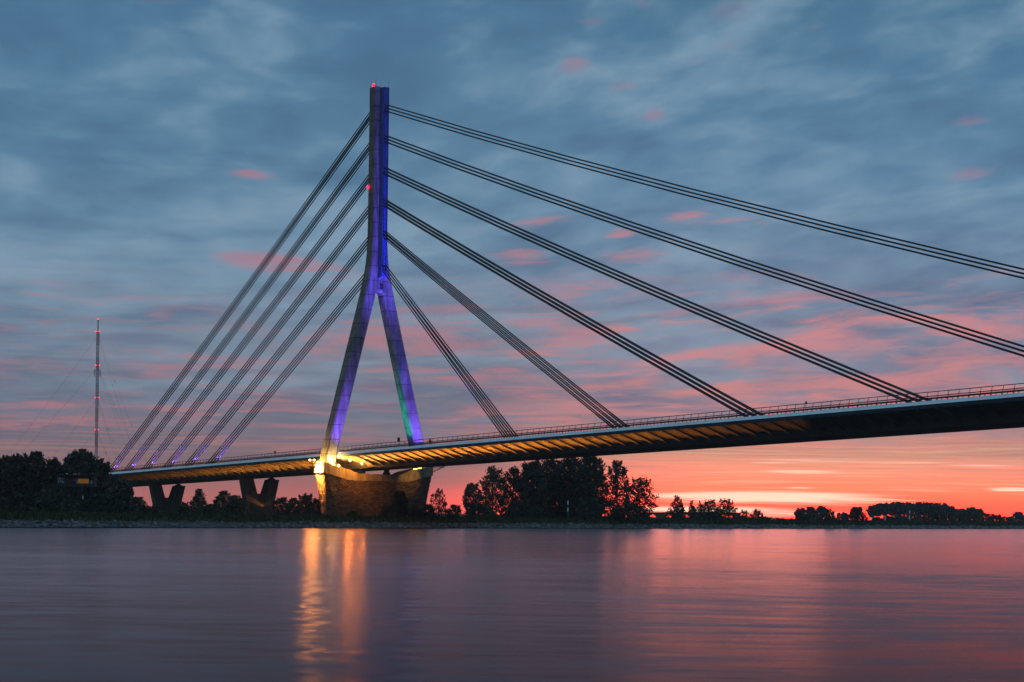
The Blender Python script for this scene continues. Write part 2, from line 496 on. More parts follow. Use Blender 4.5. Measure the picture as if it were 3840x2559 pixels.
r1 = wnoise(0.16, 0.75, 1.0); r2 = wnoise(0.045, 0.21, 4.0); r3 = wnoise(0.011, 0.055, 9.0, 4); r4 = wnoise(0.004, 0.016, 12.0, 3)
ty = g.m('ADD', g.m('ADD', g.m('MULTIPLY', r1, 0.105), g.m('MULTIPLY', r2, 0.08)), g.m('ADD', g.m('MULTIPLY', r3, 0.065), g.m('MULTIPLY', r4, 0.030)))
tx = g.m('MULTIPLY', wnoise(0.4, 0.5, 17.0, 3), 0.36)
nrm = g.vm('NORMALIZE', g.xyz(tx, ty, 1.0))
rough = g.m('ADD', g.ss(g.m('ADD', py_, g.m('MULTIPLY', r3, 60.0)), 110.0, 180.0, 0.195, 0.155), g.m('MULTIPLY', r4, 0.05))
out = [n for n in g.N if n.type == 'OUTPUT_MATERIAL'][0]
g.N.remove(b)
gl = g.N.new('ShaderNodeBsdfGlossy'); gl.distribution = 'GGX'
g.put(gl.inputs['Roughness'], rough); g.put(gl.inputs['Normal'], nrm)
gl.inputs['Color'].default_value = (0.98, 0.71, 0.725, 1)
df = g.N.new('ShaderNodeBsdfDiffuse'); df.inputs['Color'].default_value = (0.012, 0.018, 0.024, 1)
fr = g.N.new('ShaderNodeFresnel'); fr.inputs['IOR'].default_value = 1.047
ms = g.N.new('ShaderNodeMixShader')
g.put(ms.inputs[0], fr.outputs[0]); g.L.new(df.outputs[0], ms.inputs[1]); g.L.new(gl.outputs[0], ms.inputs[2])
g.L.new(ms.outputs[0], out.inputs['Surface'])
M['water'] = m
w = MB(); w.add([(-2500, -300, WL), (2500, -300, WL), (2500, 4000, WL), (-2500, 4000, WL)], [(0, 1, 2, 3)])
tag(w.build('river', M['water']), kind='structure')

m, g, b = mat('bank_soil')
geo = g.N.new('ShaderNodeNewGeometry').outputs['Position']
px_, py_, pz_ = g.sep(geo)[0:3]
n1 = g.noise(geo, 1.6, 5, 0.65); n2 = g.noise(geo, 0.25, 4, 0.6); n3 = g.noise(geo, 0.05, 3, 0.5)
zz = g.m('ADD', pz_, g.m('MULTIPLY', g.m('SUBTRACT', n2, 0.5), 1.6))
grav = g.mix(g.ss(n1, 0.42, 0.66), (0.03, 0.031, 0.033, 1), (0.13, 0.14, 0.15, 1))
grav = g.mix(g.ss(pz_, 0.58, 0.8), (0.02, 0.02, 0.02, 1), grav)
grass = g.mix(n1, (0.022, 0.028, 0.014, 1), (0.05, 0.06, 0.026, 1))
g.put(b.inputs['Base Color'], g.mix(g.ss(zz, 1.35, 2.1), grav, grass))
b.inputs['Roughness'].default_value = 0.95; b.inputs['Specular IOR Level'].default_value = 0.05
bp = g.N.new('ShaderNodeBump'); bp.inputs['Strength'].default_value = 0.8; bp.inputs['Distance'].default_value = 0.3
g.put(bp.inputs['Height'], n1); g.put(b.inputs['Normal'], bp.outputs[0])
M['soil'] = m

rng = np.random.default_rng(5)
aa = np.concatenate([np.arange(-400, 1400, 4.0), np.arange(1400, 9001, 80.0)])
V = []
wob = np.interp(np.arange(len(aa)), np.arange(0, len(aa) + 6, 5), rng.normal(0, 1, len(np.arange(0, len(aa) + 6, 5))))
for i, a in enumerate(aa):
    for bb, zz in zip(PROF_B, PROF_Z):
        k = 1.0 if bb > 0 else 0.0
        p = bank(a, bb + (0.5 * wob[i] if bb < 20 else 0))
        V.append((p.x, p.y, zz + (rng.normal(0, 0.07) if 0.5 < bb < 60 else 0)))
nb = len(PROF_B)
Fq = [(i * nb + j, (i + 1) * nb + j, (i + 1) * nb + j + 1, i * nb + j + 1) for i in range(len(aa) - 1) for j in range(nb - 1)]
w = MB(); w.v = V; w.f = Fq
tag(w.build('far_bank', M['soil'], smooth=True), kind='structure')

# rip-rap at the water's edge: one object, uncountable
m, g, b = mat('riprap')
geo = g.N.new('ShaderNodeNewGeometry')
rnd = geo.outputs['Random Per Island']
g.put(b.inputs['Base Color'], g.mix(rnd, (0.02, 0.021, 0.023, 1), (0.17, 0.195, 0.22, 1)))
b.inputs['Roughness'].default_value = 0.85
M['riprap'] = m
VV = []
for k in range(15000):
    a = -60 + 1150 * rng.random() ** 1.35
    bb = 1.3 + 10.0 * rng.random() ** 2.0
    if rng.random() > 0.25 + 0.75 * (0.5 + 0.5 * math.sin(a * 0.045 + 1.5 * math.sin(a * 0.017))): continue
    s = (0.16 + 0.34 * rng.random() ** 2) * (1.0 + max(0, a - 150) / 700)
    p = bank(a, bb); z = np.interp(bb, PROF_B, PROF_Z)
    pts = rng.normal(0, 1, (6, 3)); pts /= np.linalg.norm(pts, axis=1)[:, None]
    base = np.array([[1, 0, 0], [-1, 0, 0], [0, 1, 0], [0, -1, 0], [0, 0, 1], [0, 0, -1]], float)
    o = (base + 0.35 * pts) * s * np.array([1.3, 1.0, 0.75])
    o += np.array([p.x, p.y, z + 0.1 * s])
    VV.append(o)
VV = np.array(VV)
w = MB(); w.v = [tuple(q) for q in VV.reshape(-1, 3)]
tri = [(0, 2, 4), (2, 1, 4), (1, 3, 4), (3, 0, 4), (2, 0, 5), (1, 2, 5), (3, 1, 5), (0, 3, 5)]
w.f = [tuple(6 * i + q for q in t) for i in range(len(VV)) for t in tri]
tag(w.build('riprap_stones', M['riprap']), 'pale broken stones heaped along the edge of the water', 'stones', kind='stuff')

# tall grass on top of the bank
m_grass = foliage('bank_grass', (0.040, 0.050, 0.024), 0.4)
n = 26000
a = -60 + 1150 * rng.random(n) ** 1.3; bb = 11 + 34 * rng.random(n) ** 1.2
P = np.array([[*(BA + BD * x + BN * y)[0:2], float(np.interp(y, PROF_B, PROF_Z))] for x, y in zip(a, bb)])
hgt = (0.35 + 0.65 * rng.random(n)) * (1 + np.maximum(0, a - 200) / 900); wd = hgt * 0.35
ang = rng.random(n) * PI; lean = rng.normal(0, 0.25, (n, 2))
dxy = np.stack([np.cos(ang), np.sin(ang), 0 * ang], 1) * wd[:, None]
top = np.stack([lean[:, 0] * hgt, lean[:, 1] * hgt, hgt], 1)
tag(quads('bank_grass', np.stack([P - dxy, P + dxy, P + dxy * 0.25 + top, P - dxy * 0.25 + top], 1), m_grass), 'rough dark green grass on top of the river bank', 'grass', kind='stuff')

# ------------------------------------------------------------------ the bridge
bridge = empty('cable_stayed_bridge', (X0, Y0, 0), -TH, 'long cable-stayed road bridge with a violet-lit A-shaped pylon', 'bridge')
S0, S1 = -225.0, 420.0


def sweep(sec, s0=S0, s1=S1):
    w = MB(); w.prism([(-t, z) for t, z in sec], (s0, deck_z(s0)), (s1, deck_z(s1)))
    return w


girder = sweep([(13.2, -0.12), (13.2, -1.25), (7.6, -3.0), (7.4, -3.25), (6.0, -4.38), (-6.0, -4.38), (-7.4, -3.25), (-7.6, -3.0), (-13.2, -1.25), (-13.2, -0.12)]).build('girder', M['girder'], bridge)
sweep([(13.1, -0.10), (13.1, -0.02), (-13.1, -0.02), (-13.1, -0.10)]).build('roadway', M['road'], girder)
for sg in (1, -1):
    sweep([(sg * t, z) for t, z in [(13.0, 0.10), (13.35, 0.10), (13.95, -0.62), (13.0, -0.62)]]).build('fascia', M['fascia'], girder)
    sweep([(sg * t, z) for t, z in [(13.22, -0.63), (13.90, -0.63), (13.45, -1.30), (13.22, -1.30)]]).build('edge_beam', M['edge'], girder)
rib_me = None
for k in range(-44, 51):
    s = k * 5.0 + 2.5
    if abs(s) < 3: continue
    if rib_me is None:
        w = MB()
        w.prism([(-t, z) for t, z in [(13.15, -1.27), (13.15, -1.42), (8.2, -3.36), (7.5, -3.75), (7.0, -3.75), (7.38, -3.26), (7.58, -3.02)]], (-0.34, -0.0066), (0.34, 0.0066))
        o = w.build('cantilever_rib', M['girder'], girder); rib_me = o.data
    else:
        o = bpy.data.objects.new('cantilever_rib', rib_me); COL.objects.link(o); o.parent = girder
    o.location = (s, 0, deck_z(s))

# railing on the near edge
w = MB()
gaps = [(S0, -2.6), (2.6, 330.0)]
for s0, s1 in gaps:
    for t, z, r in ((13.05, 1.72, 0.08), (13.30, 0.92, 0.09)):
        w.tube([(s0, -t, deck_z(s0) + z), (s1, -t, deck_z(s1) + z)], r, 5)
rail = w.build('railing', M['rail'], bridge)
w = MB()
for s0, s1 in gaps:
    w.prism([(-13.25, 0.40), (-13.05, 0.40), (-13.05, 0.66), (-13.25, 0.66)], (s0, deck_z(s0)), (s1, deck_z(s1)))
    w.tube([(s0, -13.3, deck_z(s0) + 0.36), (s1, -13.3, deck_z(s1) + 0.36)], 0.03, 4)
for s in np.arange(-221.6, 330, 1.25):
    if abs(s) > 3: w.box((s, -13.15, deck_z(s) + 0.25), (0.1, 0.1, 0.36))
w.build('guard_rail', M['rail'], rail)
w = MB()
for s0, s1 in gaps:
    for s in np.arange(s0, s1, 0.22):
        w.box((s, -13.3, deck_z(s) + 0.64), (0.03, 0.03, 0.56))
w.build('baluster_panel', M['rail'], rail)
sp = [s for s in np.arange(-222.5, 330, 2.5) if abs(s) > 2.6]
near = sorted(sp, key=lambda s: -s if s < 262 else 999)[:100]


def post(w, s):
    z = deck_z(s)
    w.tube([(s, -13.34, z + 0.08), (s, -13.30, z + 0.95), (s, -13.05, z + 1.72)], 0.07, 4)


pm = None
for s in near:
    if pm is None:
        w = MB(); post(w, 0.0); w.v = [(x, y, z - deck_z(0)) for x, y, z in w.v]
        o = w.build('railing_post', M['rail'], rail); pm = o.data
    else:
        o = bpy.data.objects.new('railing_post', pm); COL.objects.link(o); o.parent = rail
    o.location = (s, 0, deck_z(s))
w = MB()
for s in sp:
    if s not in near: post(w, s)
tag(w.build('far_railing_posts', M['rail'], rail), kind='stuff')

# pylon ------------------------------------------------------------
out_l = [(18.15, 17.0), (17.75, 19.1), (17.06, 22.6), (11.1, 45.8), (5.95, 65.8), (4.55, 71.5), (3.75, 75.0), (3.10, 78.6), (2.72, 82.0), (2.52, 86.0), (2.44, 92.0), (2.40, 132.0)]
inn = [(14.55, 17.0), (13.50, 22.7), (7.45, 45.8), (2.30, 65.9), (1.47, 69.2)]
ARCZ, ARCR = 69.4, 1.47
loop = out_l + [(-t, z) for t, z in reversed(out_l)] + [(-t, z) for t, z in inn]
loop += [(-ARCR * math.cos(q), ARCZ + ARCR * math.sin(q)) for q in [PI * k / 12 for k in range(1, 12)]]
loop += [(t, z) for t, z in reversed(inn)]


def inset(lp, d):
    n = len(lp); area = sum(lp[i][0] * lp[(i + 1) % n][1] - lp[(i + 1) % n][0] * lp[i][1] for i in range(n))
    sg = 1 if area > 0 else -1
    res = []
    for i in range(n):
        p, q, r_ = lp[i - 1], lp[i], lp[(i + 1) % n]
        e1 = Vector((q[0] - p[0], q[1] - p[1])).normalized(); e2 = Vector((r_[0] - q[0], r_[1] - q[1])).normalized()
        n1 = Vector((-e1.y, e1.x)) * sg; n2 = Vector((-e2.y, e2.x)) * sg
        b_ = n1 + n2
        b_ = b_ / max(0.35, b_.dot(n1)) * 1.0
        res.append((q[0] + b_.x * d, q[1] + b_.y * d))
    return res


ins = inset(loop, 0.38)
n = len(loop); hs = 2.02
bm = bmesh.new()
layers = []
for s, lp in ((-hs, ins), (-hs + 0.38, loop), (hs - 0.38, loop), (hs, ins)):
    layers.append([bm.verts.new((s, -t, z)) for t, z in lp])
for a_, b_ in zip(layers[:-1], layers[1:]):
    for i in range(n):
        bm.faces.new((a_[i], a_[(i + 1) % n], b_[(i + 1) % n], b_[i]))
f1 = bm.faces.new(layers[0]); f2 = bm.faces.new(layers[3])
bmesh.ops.recalc_face_normals(bm, faces=bm.faces)
bmesh.ops.triangulate(bm, faces=[f1, f2])
me = bpy.data.meshes.new('pylon'); bm.to_mesh(me); bm.free(); me.materials.append(M['concrete'])
pylon = bpy.data.objects.new('pylon', me); COL.objects.link(pylon); pylon.parent = bridge
for sg in (1, -1):
    w = MB(); w.box((sg * (2.03 + 1.05), 0.15, 103.2), (2.1, 1.8, 56.6)); w.build('anchor_box', M['box'], pylon)
w = MB(); w.box((2.10, 0.45, 72.35), (0.16, 1.15, 1.75)); w.build('hatch', M['hatch'], pylon)
for s, t in ((1.6, 2.1), (-1.6, 2.1), (1.6, -2.1)):
    w = MB(); w.tube([(s, -t, 132.0), (s, -t, 134.4)], 0.035, 4); w.build('lightning_rod', M['dark'], pylon)
w = MB(); w.ball((0.2, -2.15, 132.5), 0.42, sz=1.2); w.build('beacon_lamp', M['red'], pylon)
w = MB(); w.box((0.2, -1.7, 132.3), (0.5, 0.4, 0.9)); w.build('beacon_mount', M['dark'], pylon)
w = MB(); w.ball((-1.3, -2.72, 102.2), 0.42, sz=1.1); w.build('beacon_lamp', M['red'], pylon)

# stay cables: 12 bundles of six
AZS = [77.65, 87.6, 97.0, 106.5, 116.1, 125.3]
RS = [74.9 + 48.3 * i for i in range(6)]
LS = [-122.3, -142.4, -162.2, -182.8, -202.2, -221.0]
for side, anch in ((1, RS), (-1, LS)):
    for i in range(6):
        for row in (-1, 0, 1):
            for colm in (-1, 1):
                s1 = anch[i] + side * row * 2.55
                z0, z1 = AZS[i] + row * 0.95, deck_z(s1) + 0.1
                s0 = side * 4.1
                t = -0.15 + 0.46 * colm
                L = abs(s1 - s0); sag = 2.3e-5 * L * L
                pts, rad = [], []
                for q in [0, 1.3 / L, 1.4 / L, 0.15, 0.3, 0.45, 0.6, 0.75, 0.9, 1 - 10.0 / L, 1 - 9.9 / L, 1.0]:
                    pts.append((s0 + (s1 - s0) * q, -t, z0 + (z1 - z0) * q - 4 * sag * q * (1 - q)))
                    rad.append(0.20 if q < 1.35 / L else (0.19 if q > 1 - 9.95 / L else 0.165))
                order = sorted(range(len(pts)), key=lambda k: side * pts[k][0])
                w = MB(); w.tube([pts[k] for k in order], [rad[k] for k in order], 6)
                w.build('stay_cable', M['cable'], bridge, smooth=True)

# main pier ----------------------------------------------------------
HW = 3.1


def frus(bot, topo):
    w = MB(); n = len(bot)
    w.add([(s, -t, z) for s, t, z in bot] + [(s, -t, z) for s, t, z in topo], [(k, (k + 1) % n, n + (k + 1) % n, n + k) for k in range(n)] + [tuple(range(n - 1, -1, -1)), tuple(range(n, 2 * n))])
    return w


# stone shaft: quads between a boat-shaped foot and a rectangular head whose top line is V-shaped
w = MB()
foot = [(HW - .1, -12.7, 2.0), (1.4, -16.2, 2.0), (-1.4, -16.2, 2.0), (-HW + .1, -12.7, 2.0), (-HW + .1, 12.7, 2.0), (-1.4, 16.2, 2.0), (1.4, 16.2, 2.0), (HW - .1, 12.7, 2.0)]
head = {}
for sg in (1, -1):
    for tt, zt in ((18.25, 16.25), (10.0, 14.15)):
        head[(sg, tt)] = (sg * HW, tt, zt); head[(sg, -tt)] = (sg * HW, -tt, zt)
V = [(s, -t, z) for s, t, z in foot]
idx = {}
for k in [(1, 18.25), (1, 10.0), (1, -10.0), (1, -18.25), (-1, 18.25), (-1, 10.0), (-1, -10.0), (-1, -18.25)]:
    idx[k] = len(V); s, t, z = head[k]; V.append((s, -t, z))
H = idx
w.add(V, [(7, 0, H[(1, -10.0)], H[(1, 10.0)]), (7, H[(1, 10.0)], H[(1, 18.25)]), (0, H[(1, -18.25)], H[(1, -10.0)]),
          (6, 7, H[(1, 18.25)]), (5, 6, H[(1, 18.25)], H[(-1, 18.25)]), (4, 5, H[(-1, 18.25)]),
          (0, 1, H[(1, -18.25)]), (1, 2, H[(-1, -18.25)], H[(1, -18.25)]), (2, 3, H[(-1, -18.25)]),
          (3, 4, H[(-1, 10.0)], H[(-1, -10.0)]), (4, H[(-1, 18.25)], H[(-1, 10.0)]), (3, H[(-1, -10.0)], H[(-1, -18.25)]),
          (H[(1, 18.25)], H[(1, 10.0)], H[(-1, 10.0)], H[(-1, 18.25)]), (H[(1, 10.0)], H[(1, -10.0)], H[(-1, -10.0)], H[(-1, 10.0)]), (H[(1, -10.0)], H[(1, -18.25)], H[(-1, -18.25)], H[(-1, -10.0)]),
          (0, 1, 2, 3, 4, 5, 6, 7)])
pier = w.build('pier', M['stone'], bridge)
def stones(w, q, rows, wid, seed):
    """rough blocks laid over the quad q = bottom-left, bottom-right, top-right, top-left"""
    rr = random.Random(seed)
    q = [Vector(p) for p in q]
    nrm = (q[1] - q[0]).cross(q[3] - q[0])
    if nrm.length < 1e-6: nrm = (q[2] - q[0]).cross(q[3] - q[0])
    nrm.normalize()
    cen = (q[0] + q[1] + q[2] + q[3]) / 4
    if nrm.dot(Vector((cen.x * 3, cen.y, 0))) < 0: nrm = -nrm

    def P(u, v): return (q[0] * (1 - u) + q[1] * u) * (1 - v) + (q[3] * (1 - u) + q[2] * u) * v
    for r_ in range(rows):
        v0, v1 = (r_ + 0.06) / rows, (r_ + 0.94) / rows
        L = (P(1, v0) - P(0, v0)).length
        n_ = max(1, int(round(L / wid)))
        off = rr.random() * 0.8
        ed = [0.0] + sorted(min(0.999, max(0.001, (k + off + rr.uniform(-0.15, 0.15)) / n_)) for k in range(n_)) + [1.0]
        for u0, u1 in zip(ed[:-1], ed[1:]):
            if (u1 - u0) * L < 0.15: continue
            g_ = 0.03 / max(L, 0.1)
            d = 0.03 + 0.22 * rr.random() ** 1.5
            c4 = [P(u0 + g_, v0), P(u1 - g_, v0), P(u1 - g_, v1), P(u0 + g_, v1)]
            m_ = sum(c4, Vector()) / 4
            t4 = [m_ + (c - m_) * 0.86 + nrm * d * rr.uniform(0.6, 1.2) for c in c4]
            w.add([tuple(c - nrm * 0.05) for c in c4] + [tuple(c) for c in t4], [(0, 1, 5, 4), (1, 2, 6, 5), (2, 3, 7, 6), (3, 0, 4, 7), (4, 5, 6, 7)])


w = MB()
hd = lambda a_, b_: (a_ * HW, -b_, 16.25 if abs(b_) > 12 else 14.15)
for sg in (1, -1):
    f0 = [(s * 1.0, -t * sg, z) for s, t, z in foot]
    stones(w, [f0[5], f0[6], hd(1, 18.25 * sg), hd(-1, 18.25 * sg)], 28, 1.0, 1)
    stones(w, [f0[6], f0[7], hd(1, 18.25 * sg), hd(1, 18.25 * sg)], 28, 1.1, 2)
    stones(w, [(HW - .1, 0, 2.0), (HW - .1, -12.7 * sg, 2.0), (HW, -10.0 * sg, 14.15), (HW, 0, 14.15)], 24, 1.15, 3)
    stones(w, [(HW - .1, -12.7 * sg, 2.0), (HW - .1, -12.7 * sg, 2.0), hd(1, 18.25 * sg), (HW, -10.0 * sg, 14.15)], 24, 1.15, 4)
w.build('rough_stone_facing', M['stone'], pier)
w = MB()
prof_t = [18.6, 10.0, 7.4, -7.4, -10.0, -18.6]
top_z = [19.15, 17.25, 16.15, 16.15, 17.25, 19.15]
bot_z = [16.20, 14.10, 14.05, 14.05, 14.10, 16.20]
wd_ = HW + 0.30
vs = []
for t, zt, zb in zip(prof_t, top_z, bot_z):
    vs += [(wd_, -t, zb), (wd_, -t, zt), (-wd_, -t, zt), (-wd_, -t, zb)]
fs = []
for k in range(5):
    for j in range(4):
        fs.append((4 * k + j, 4 * k + (j + 1) % 4, 4 * k + 4 + (j + 1) % 4, 4 * k + 4 + j))
fs += [(0, 1, 2, 3), (20, 21, 22, 23)]
w.add(vs, fs)
w.build('pier_cap', M['cap'], pier)
for t in (4.3, -4.3):
    w = MB(); w.box((0, -t, 16.5), (2.0, 1.5, 0.7)); w.box((0, -t, 17.25), (1.4, 1.1, 0.9)); w.build('bearing', M['dark'], pier)

# V-shaped land piers -------------------------------------------------
for sc, zt, zv, zb in ((-78.8, 16.15, 10.55, 3.0), (-157.8, 14.6, 9.3, 3.0)):
    w = MB()
    half = 1.75
    shp = [(4.1, zb), (6.75, zt), (3.0, zt), (1.35, zv), (-1.35, zv), (-3.0, zt - 0.75), (-6.75, zt - 0.75), (-4.1, zb)]
    w.prism([(-t, z) for t, z in shp], (sc - half, 0), (sc + half, 0))
    p_ = w.build('support_pier', M['vpier'], bridge)
    w = MB(); w.box((sc, 4.65, zt - 0.55), (2.2, 1.8, 0.4)); w.box((sc, 4.65, zt + 0.1), (1.2, 0.9, 0.95)); w.build('bearing', M['dark'], p_)
    w = MB(); w.box((sc, 0, 3.9), (4.8, 10.2, 1.6)); w.build('footing', M['vpier'], p_)

# lamps on the bridge and added spots --------------------------------------------------
def spot(s, t, z, s2, t2, z2, energy, col, ang, blend=0.5, rad=0.25, name='spot_beam'):
    l = bpy.data.lights.new(name, 'SPOT'); l.energy = energy; l.color = col; l.spot_size = R(ang); l.spot_blend = blend; l.shadow_soft_size = rad
    o = bpy.data.objects.new(name, l); COL.objects.link(o)
    p, q = bridge_pt(s, t, z), bridge_pt(s2, t2, z2)
    o.location = p
    o.rotation_euler = (q - p).to_track_quat('-Z', 'Y').to_euler()
    return o


def fixture(s, t, z, s2, t2, z2, parent, lens, size=0.38):
    """a lamp housing with its lens, aimed along the beam"""
    p, q = Vector((s, -t, z)), Vector((s2, -t2, z2))
    d = (q - p).normalized()
    w = MB(); w.tube([p - d * 0.45, p - d * 0.30, p + d * 0.02], [size * 0.45, size * 0.8, size], 8)
    h = w.build('floodlight', M['dark'], parent)
    return h


def lens(s, t, z, parent, mt, r=0.16):
    w = MB(); w.ball((s, -t, z), r, 7, 4); return w.build('lamp_lens', mt, parent)


WARM = (1.0, 0.60, 0.20); ORANGE = (1.0, 0.30, 0.03); YEL = (1.0, 0.78, 0.18)
VIO = (0.11, 0.075, 1.0); VIO2 = (0.19, 0.085, 1.0); GREEN = (0.005, 0.60, 0.37)
# foot of the near leg, washed warm from the crown of the pier
for s, t, s2, t2, e in ((2.9, 16.6, 1.2, 14.0, 1.0), (2.9, 15.4, 1.2, 13.0, 1.0), (2.9, 13.6, 1.0, 12.6, .8), (1.2, 18.4, 0.4, 15.0, .4), (-1.2, 18.4, -0.4, 15.0, .4)):
    z = 19.25 if t > 16.5 else 18.75 - (16.5 - t) * 0.2
    spot(s, t, z, s2, t2, 31.0, 12000 * e, WARM if t < 18 else (0.95, 0.80, 0.16), 125 if t < 18 else 80, 0.8, 0.2)
    fixture(s, t, z, s2, t2, 31.0, pier, None, 0.16)
    lens(s, t, z + 0.15, pier, M['warmlens'], 0.08)
# yellow wash behind the crown of the far arm
for t in (-12.5, -14.0, -15.5, -17.0):
    z = 17.25 + (abs(t) - 10) * 0.22 + 0.22
    w = MB(); w.box((3.05, -t, z), (0.2, 1.25, 0.22)); w.build('strip_lamp', M['yellowlens'], pier)
spot(3.2, -14, 18.5, 0.5, -15.5, 30, 3500, YEL, 80, 0.8)
# down the nose of the pier
for s, e in ((-1.5, 1.0), (1.5, 1.0)):
    spot(s, 20.4, 19.0, s * 0.5, 17.2, 16.1, 230000 * e, (1.0, 0.36, 0.05), 73, 1.0, 0.15)
    lens(s, 20.9, 19.9, pier, M['noselens'], 0.06)
# brackets that carry lamps beyond both ends of the pier
for sg in (1, -1):
    w = MB()
    ends = (18.6, 24.6) if sg < 0 else (18.6, 22.0)
    for s in (-0.5, 0.5):
        w.tube([(s, -sg * ends[0], 18.6), (s, -sg * ends[1], 19.0)], 0.07, 5)
        w.tube([(s, -sg * ends[0], 16.6), (s, -sg * (ends[1] - 0.4), 18.9)], 0.07, 5)
        for k in range(1, 4):
            q = k / 4
            tt = ends[0] + (ends[1] - ends[0]) * q
            w.tube([(s, -sg * tt, 18.6 + 0.4 * q), (s, -sg * (ends[0] + (ends[1] - ends[0]) * (q - 0.16)), 16.6 + 2.3 * (q - 0.16))], 0.05, 4)
    w.tube([(-0.5, -sg * ends[1], 19.0), (0.5, -sg * ends[1], 19.0)], 0.06, 5)
    brk = w.build('lamp_bracket', M['dark'], pier)
    for k in range(3):
        tt = sg * (ends[1] - 0.3 - 0.75 * k)
        fixture(0.4, tt, 19.25, 0.0, tt * 0.9, 25.0, brk, None, 0.2)
        if sg < 0: lens(0.4, tt, 19.6, brk, M['cyanlens'], 0.15)
# the underside of the deck
lens(7.0, 12.0, deck_z(7) - 2.25, girder, M['orangelens'], 0.15)
lens(9.5, 9.5, deck_z(9) - 3.3, girder, M['orangelens'], 0.10)
spot(7.0, 12.0, deck_z(7) - 2.9, 6.0, 9.5, deck_z(7) - 1.5, 2400, WARM, 95, 1.0, 0.2)
for k in range(0, 38):  # unseen spots floating below the ribs, added to light the panels riverwards
    s = k * 5.0 + 4.6
    e = 1500 * (math.exp(-(s / 105.0) ** 2.2) + 1.2 * math.exp(-s / 14.0)) * (0.85 + 0.3 * ((k * 7) % 5) / 4)
    spot(s, 9.3, deck_z(s) - 7.0, s + 2.4, 10.5, deck_z(s) - 2.0, 3.4 * e, ORANGE if s > 25 else (1.0, 0.36, 0.06), 68, 0.7, 0.3)
for k in range(0, 34):  # the same added row of unseen spots under the side span
    s = -k * 5.0 - 4.6
    e = 1150 * math.exp(-(-s / 78.0) ** 1.5) * (0.7 + 0.6 * ((k * 3) % 5) / 4)
    spot(s, 9.3, deck_z(s) - 7.0, s - 3.4, 10.5, deck_z(s) - 2.0, 3.2 * e, ORANGE, 68, 0.7, 0.3)
# spots added to stand for lamp spill on the pier's crown and stone
spot(11.0, 11.5, deck_z(8) - 3.4, 3.4, 7.0, 14.8, 2600, ORANGE, 75, 0.8, 0.3)
spot(11.0, -11.5, deck_z(8) - 3.4, 3.4, -10.5, 15.0, 2000, (1.0, 0.45, 0.07), 60, 0.8, 0.3)
spot(16.0, 6.0, deck_z(8) - 4.6, 3.0, 3.0, 10.0, 300, ORANGE, 80, 0.8, 0.3)
# violet wash of the pylon's river face
for s, t, e in ((30, -1.5, 1.0), (42, 1.0, 1.2)):
    spot(s, t, deck_z(s) + 1, 2, t, 92, 310000 * e, VIO, 34, 0.9, 0.4)
spot(60, -0.5, deck_z(60) + 1, 2, -0.3, 118, 850000, VIO, 26, 0.9, 0.4)
spot(22, 0, deck_z(22) + 1, 1.5, 0, 72, 100000, VIO2, 26, 0.9, 0.4)
spot(16, 11.5, deck_z(16) + 0.6, 1.8, 12.3, 34, 50000, VIO2, 75, 0.9, 0.3)
spot(28, 10.5, deck_z(28) + 0.6, 1.8, 8.5, 50, 3500, VIO, 28, 0.9, 0.3)
spot(16, -12.0, deck_z(16) + 0.6, 1.8, -13.0, 34, 62000, VIO2, 75, 0.9, 0.3)
spot(30, -10.5, deck_z(30) + 0.6, 1.8, -8.5, 50, 60000, VIO, 28, 0.9, 0.3)
# green wash on the inner face of the far leg
spot(0.8, -6.5, deck_z(0) + 0.4, 0.3, -12.6, 34, 13000, GREEN, 42, 0.9, 0.2)
spot(-0.8, -6.5, deck_z(0) + 0.4, -0.5, -9.8, 50, 30000, GREEN, 40, 0.9, 0.2)
for s in (-1.0, 1.2):
    lens(s, -6.5, deck_z(0) + 0.5, girder, M['cyanlens'], 0.14)
# violet lamps at the foot of the cable bundles
for i, s in enumerate(LS):
    k = (AZS[i] - deck_z(s)) / (-4 - s)
    for t in (0.9, -0.2):
        spot(s + 7.5, t, deck_z(s) + 0.6, s + 22, -0.1, deck_z(s) + 22 * k - 1.0, 20000, VIO2, 40, 0.9, 0.2, 'cable_lamp')
for i, s in enumerate(RS[:5]):
    k = (AZS[i] - deck_z(s)) / (s - 4)
    spot(s - 6, 0.9, deck_z(s) + 0.5, s - 18, -0.1, deck_z(s) + 18 * k - 0.3, 3500, (0.5, 0.12, 1.0), 30, 0.9, 0.2, 'cable_lamp')
# two crossed beams on the first land pier
spot(-76.15, -5.2, 4.4, -77.1, 4.6, 9.0, 9000, (1.0, 0.34, 0.05), 13, 0.5, 0.03)
spot(-76.15, 5.2, 4.4, -77.1, -5.6, 8.4, 3500, (1.0, 0.34, 0.05), 13, 0.5, 0.03)

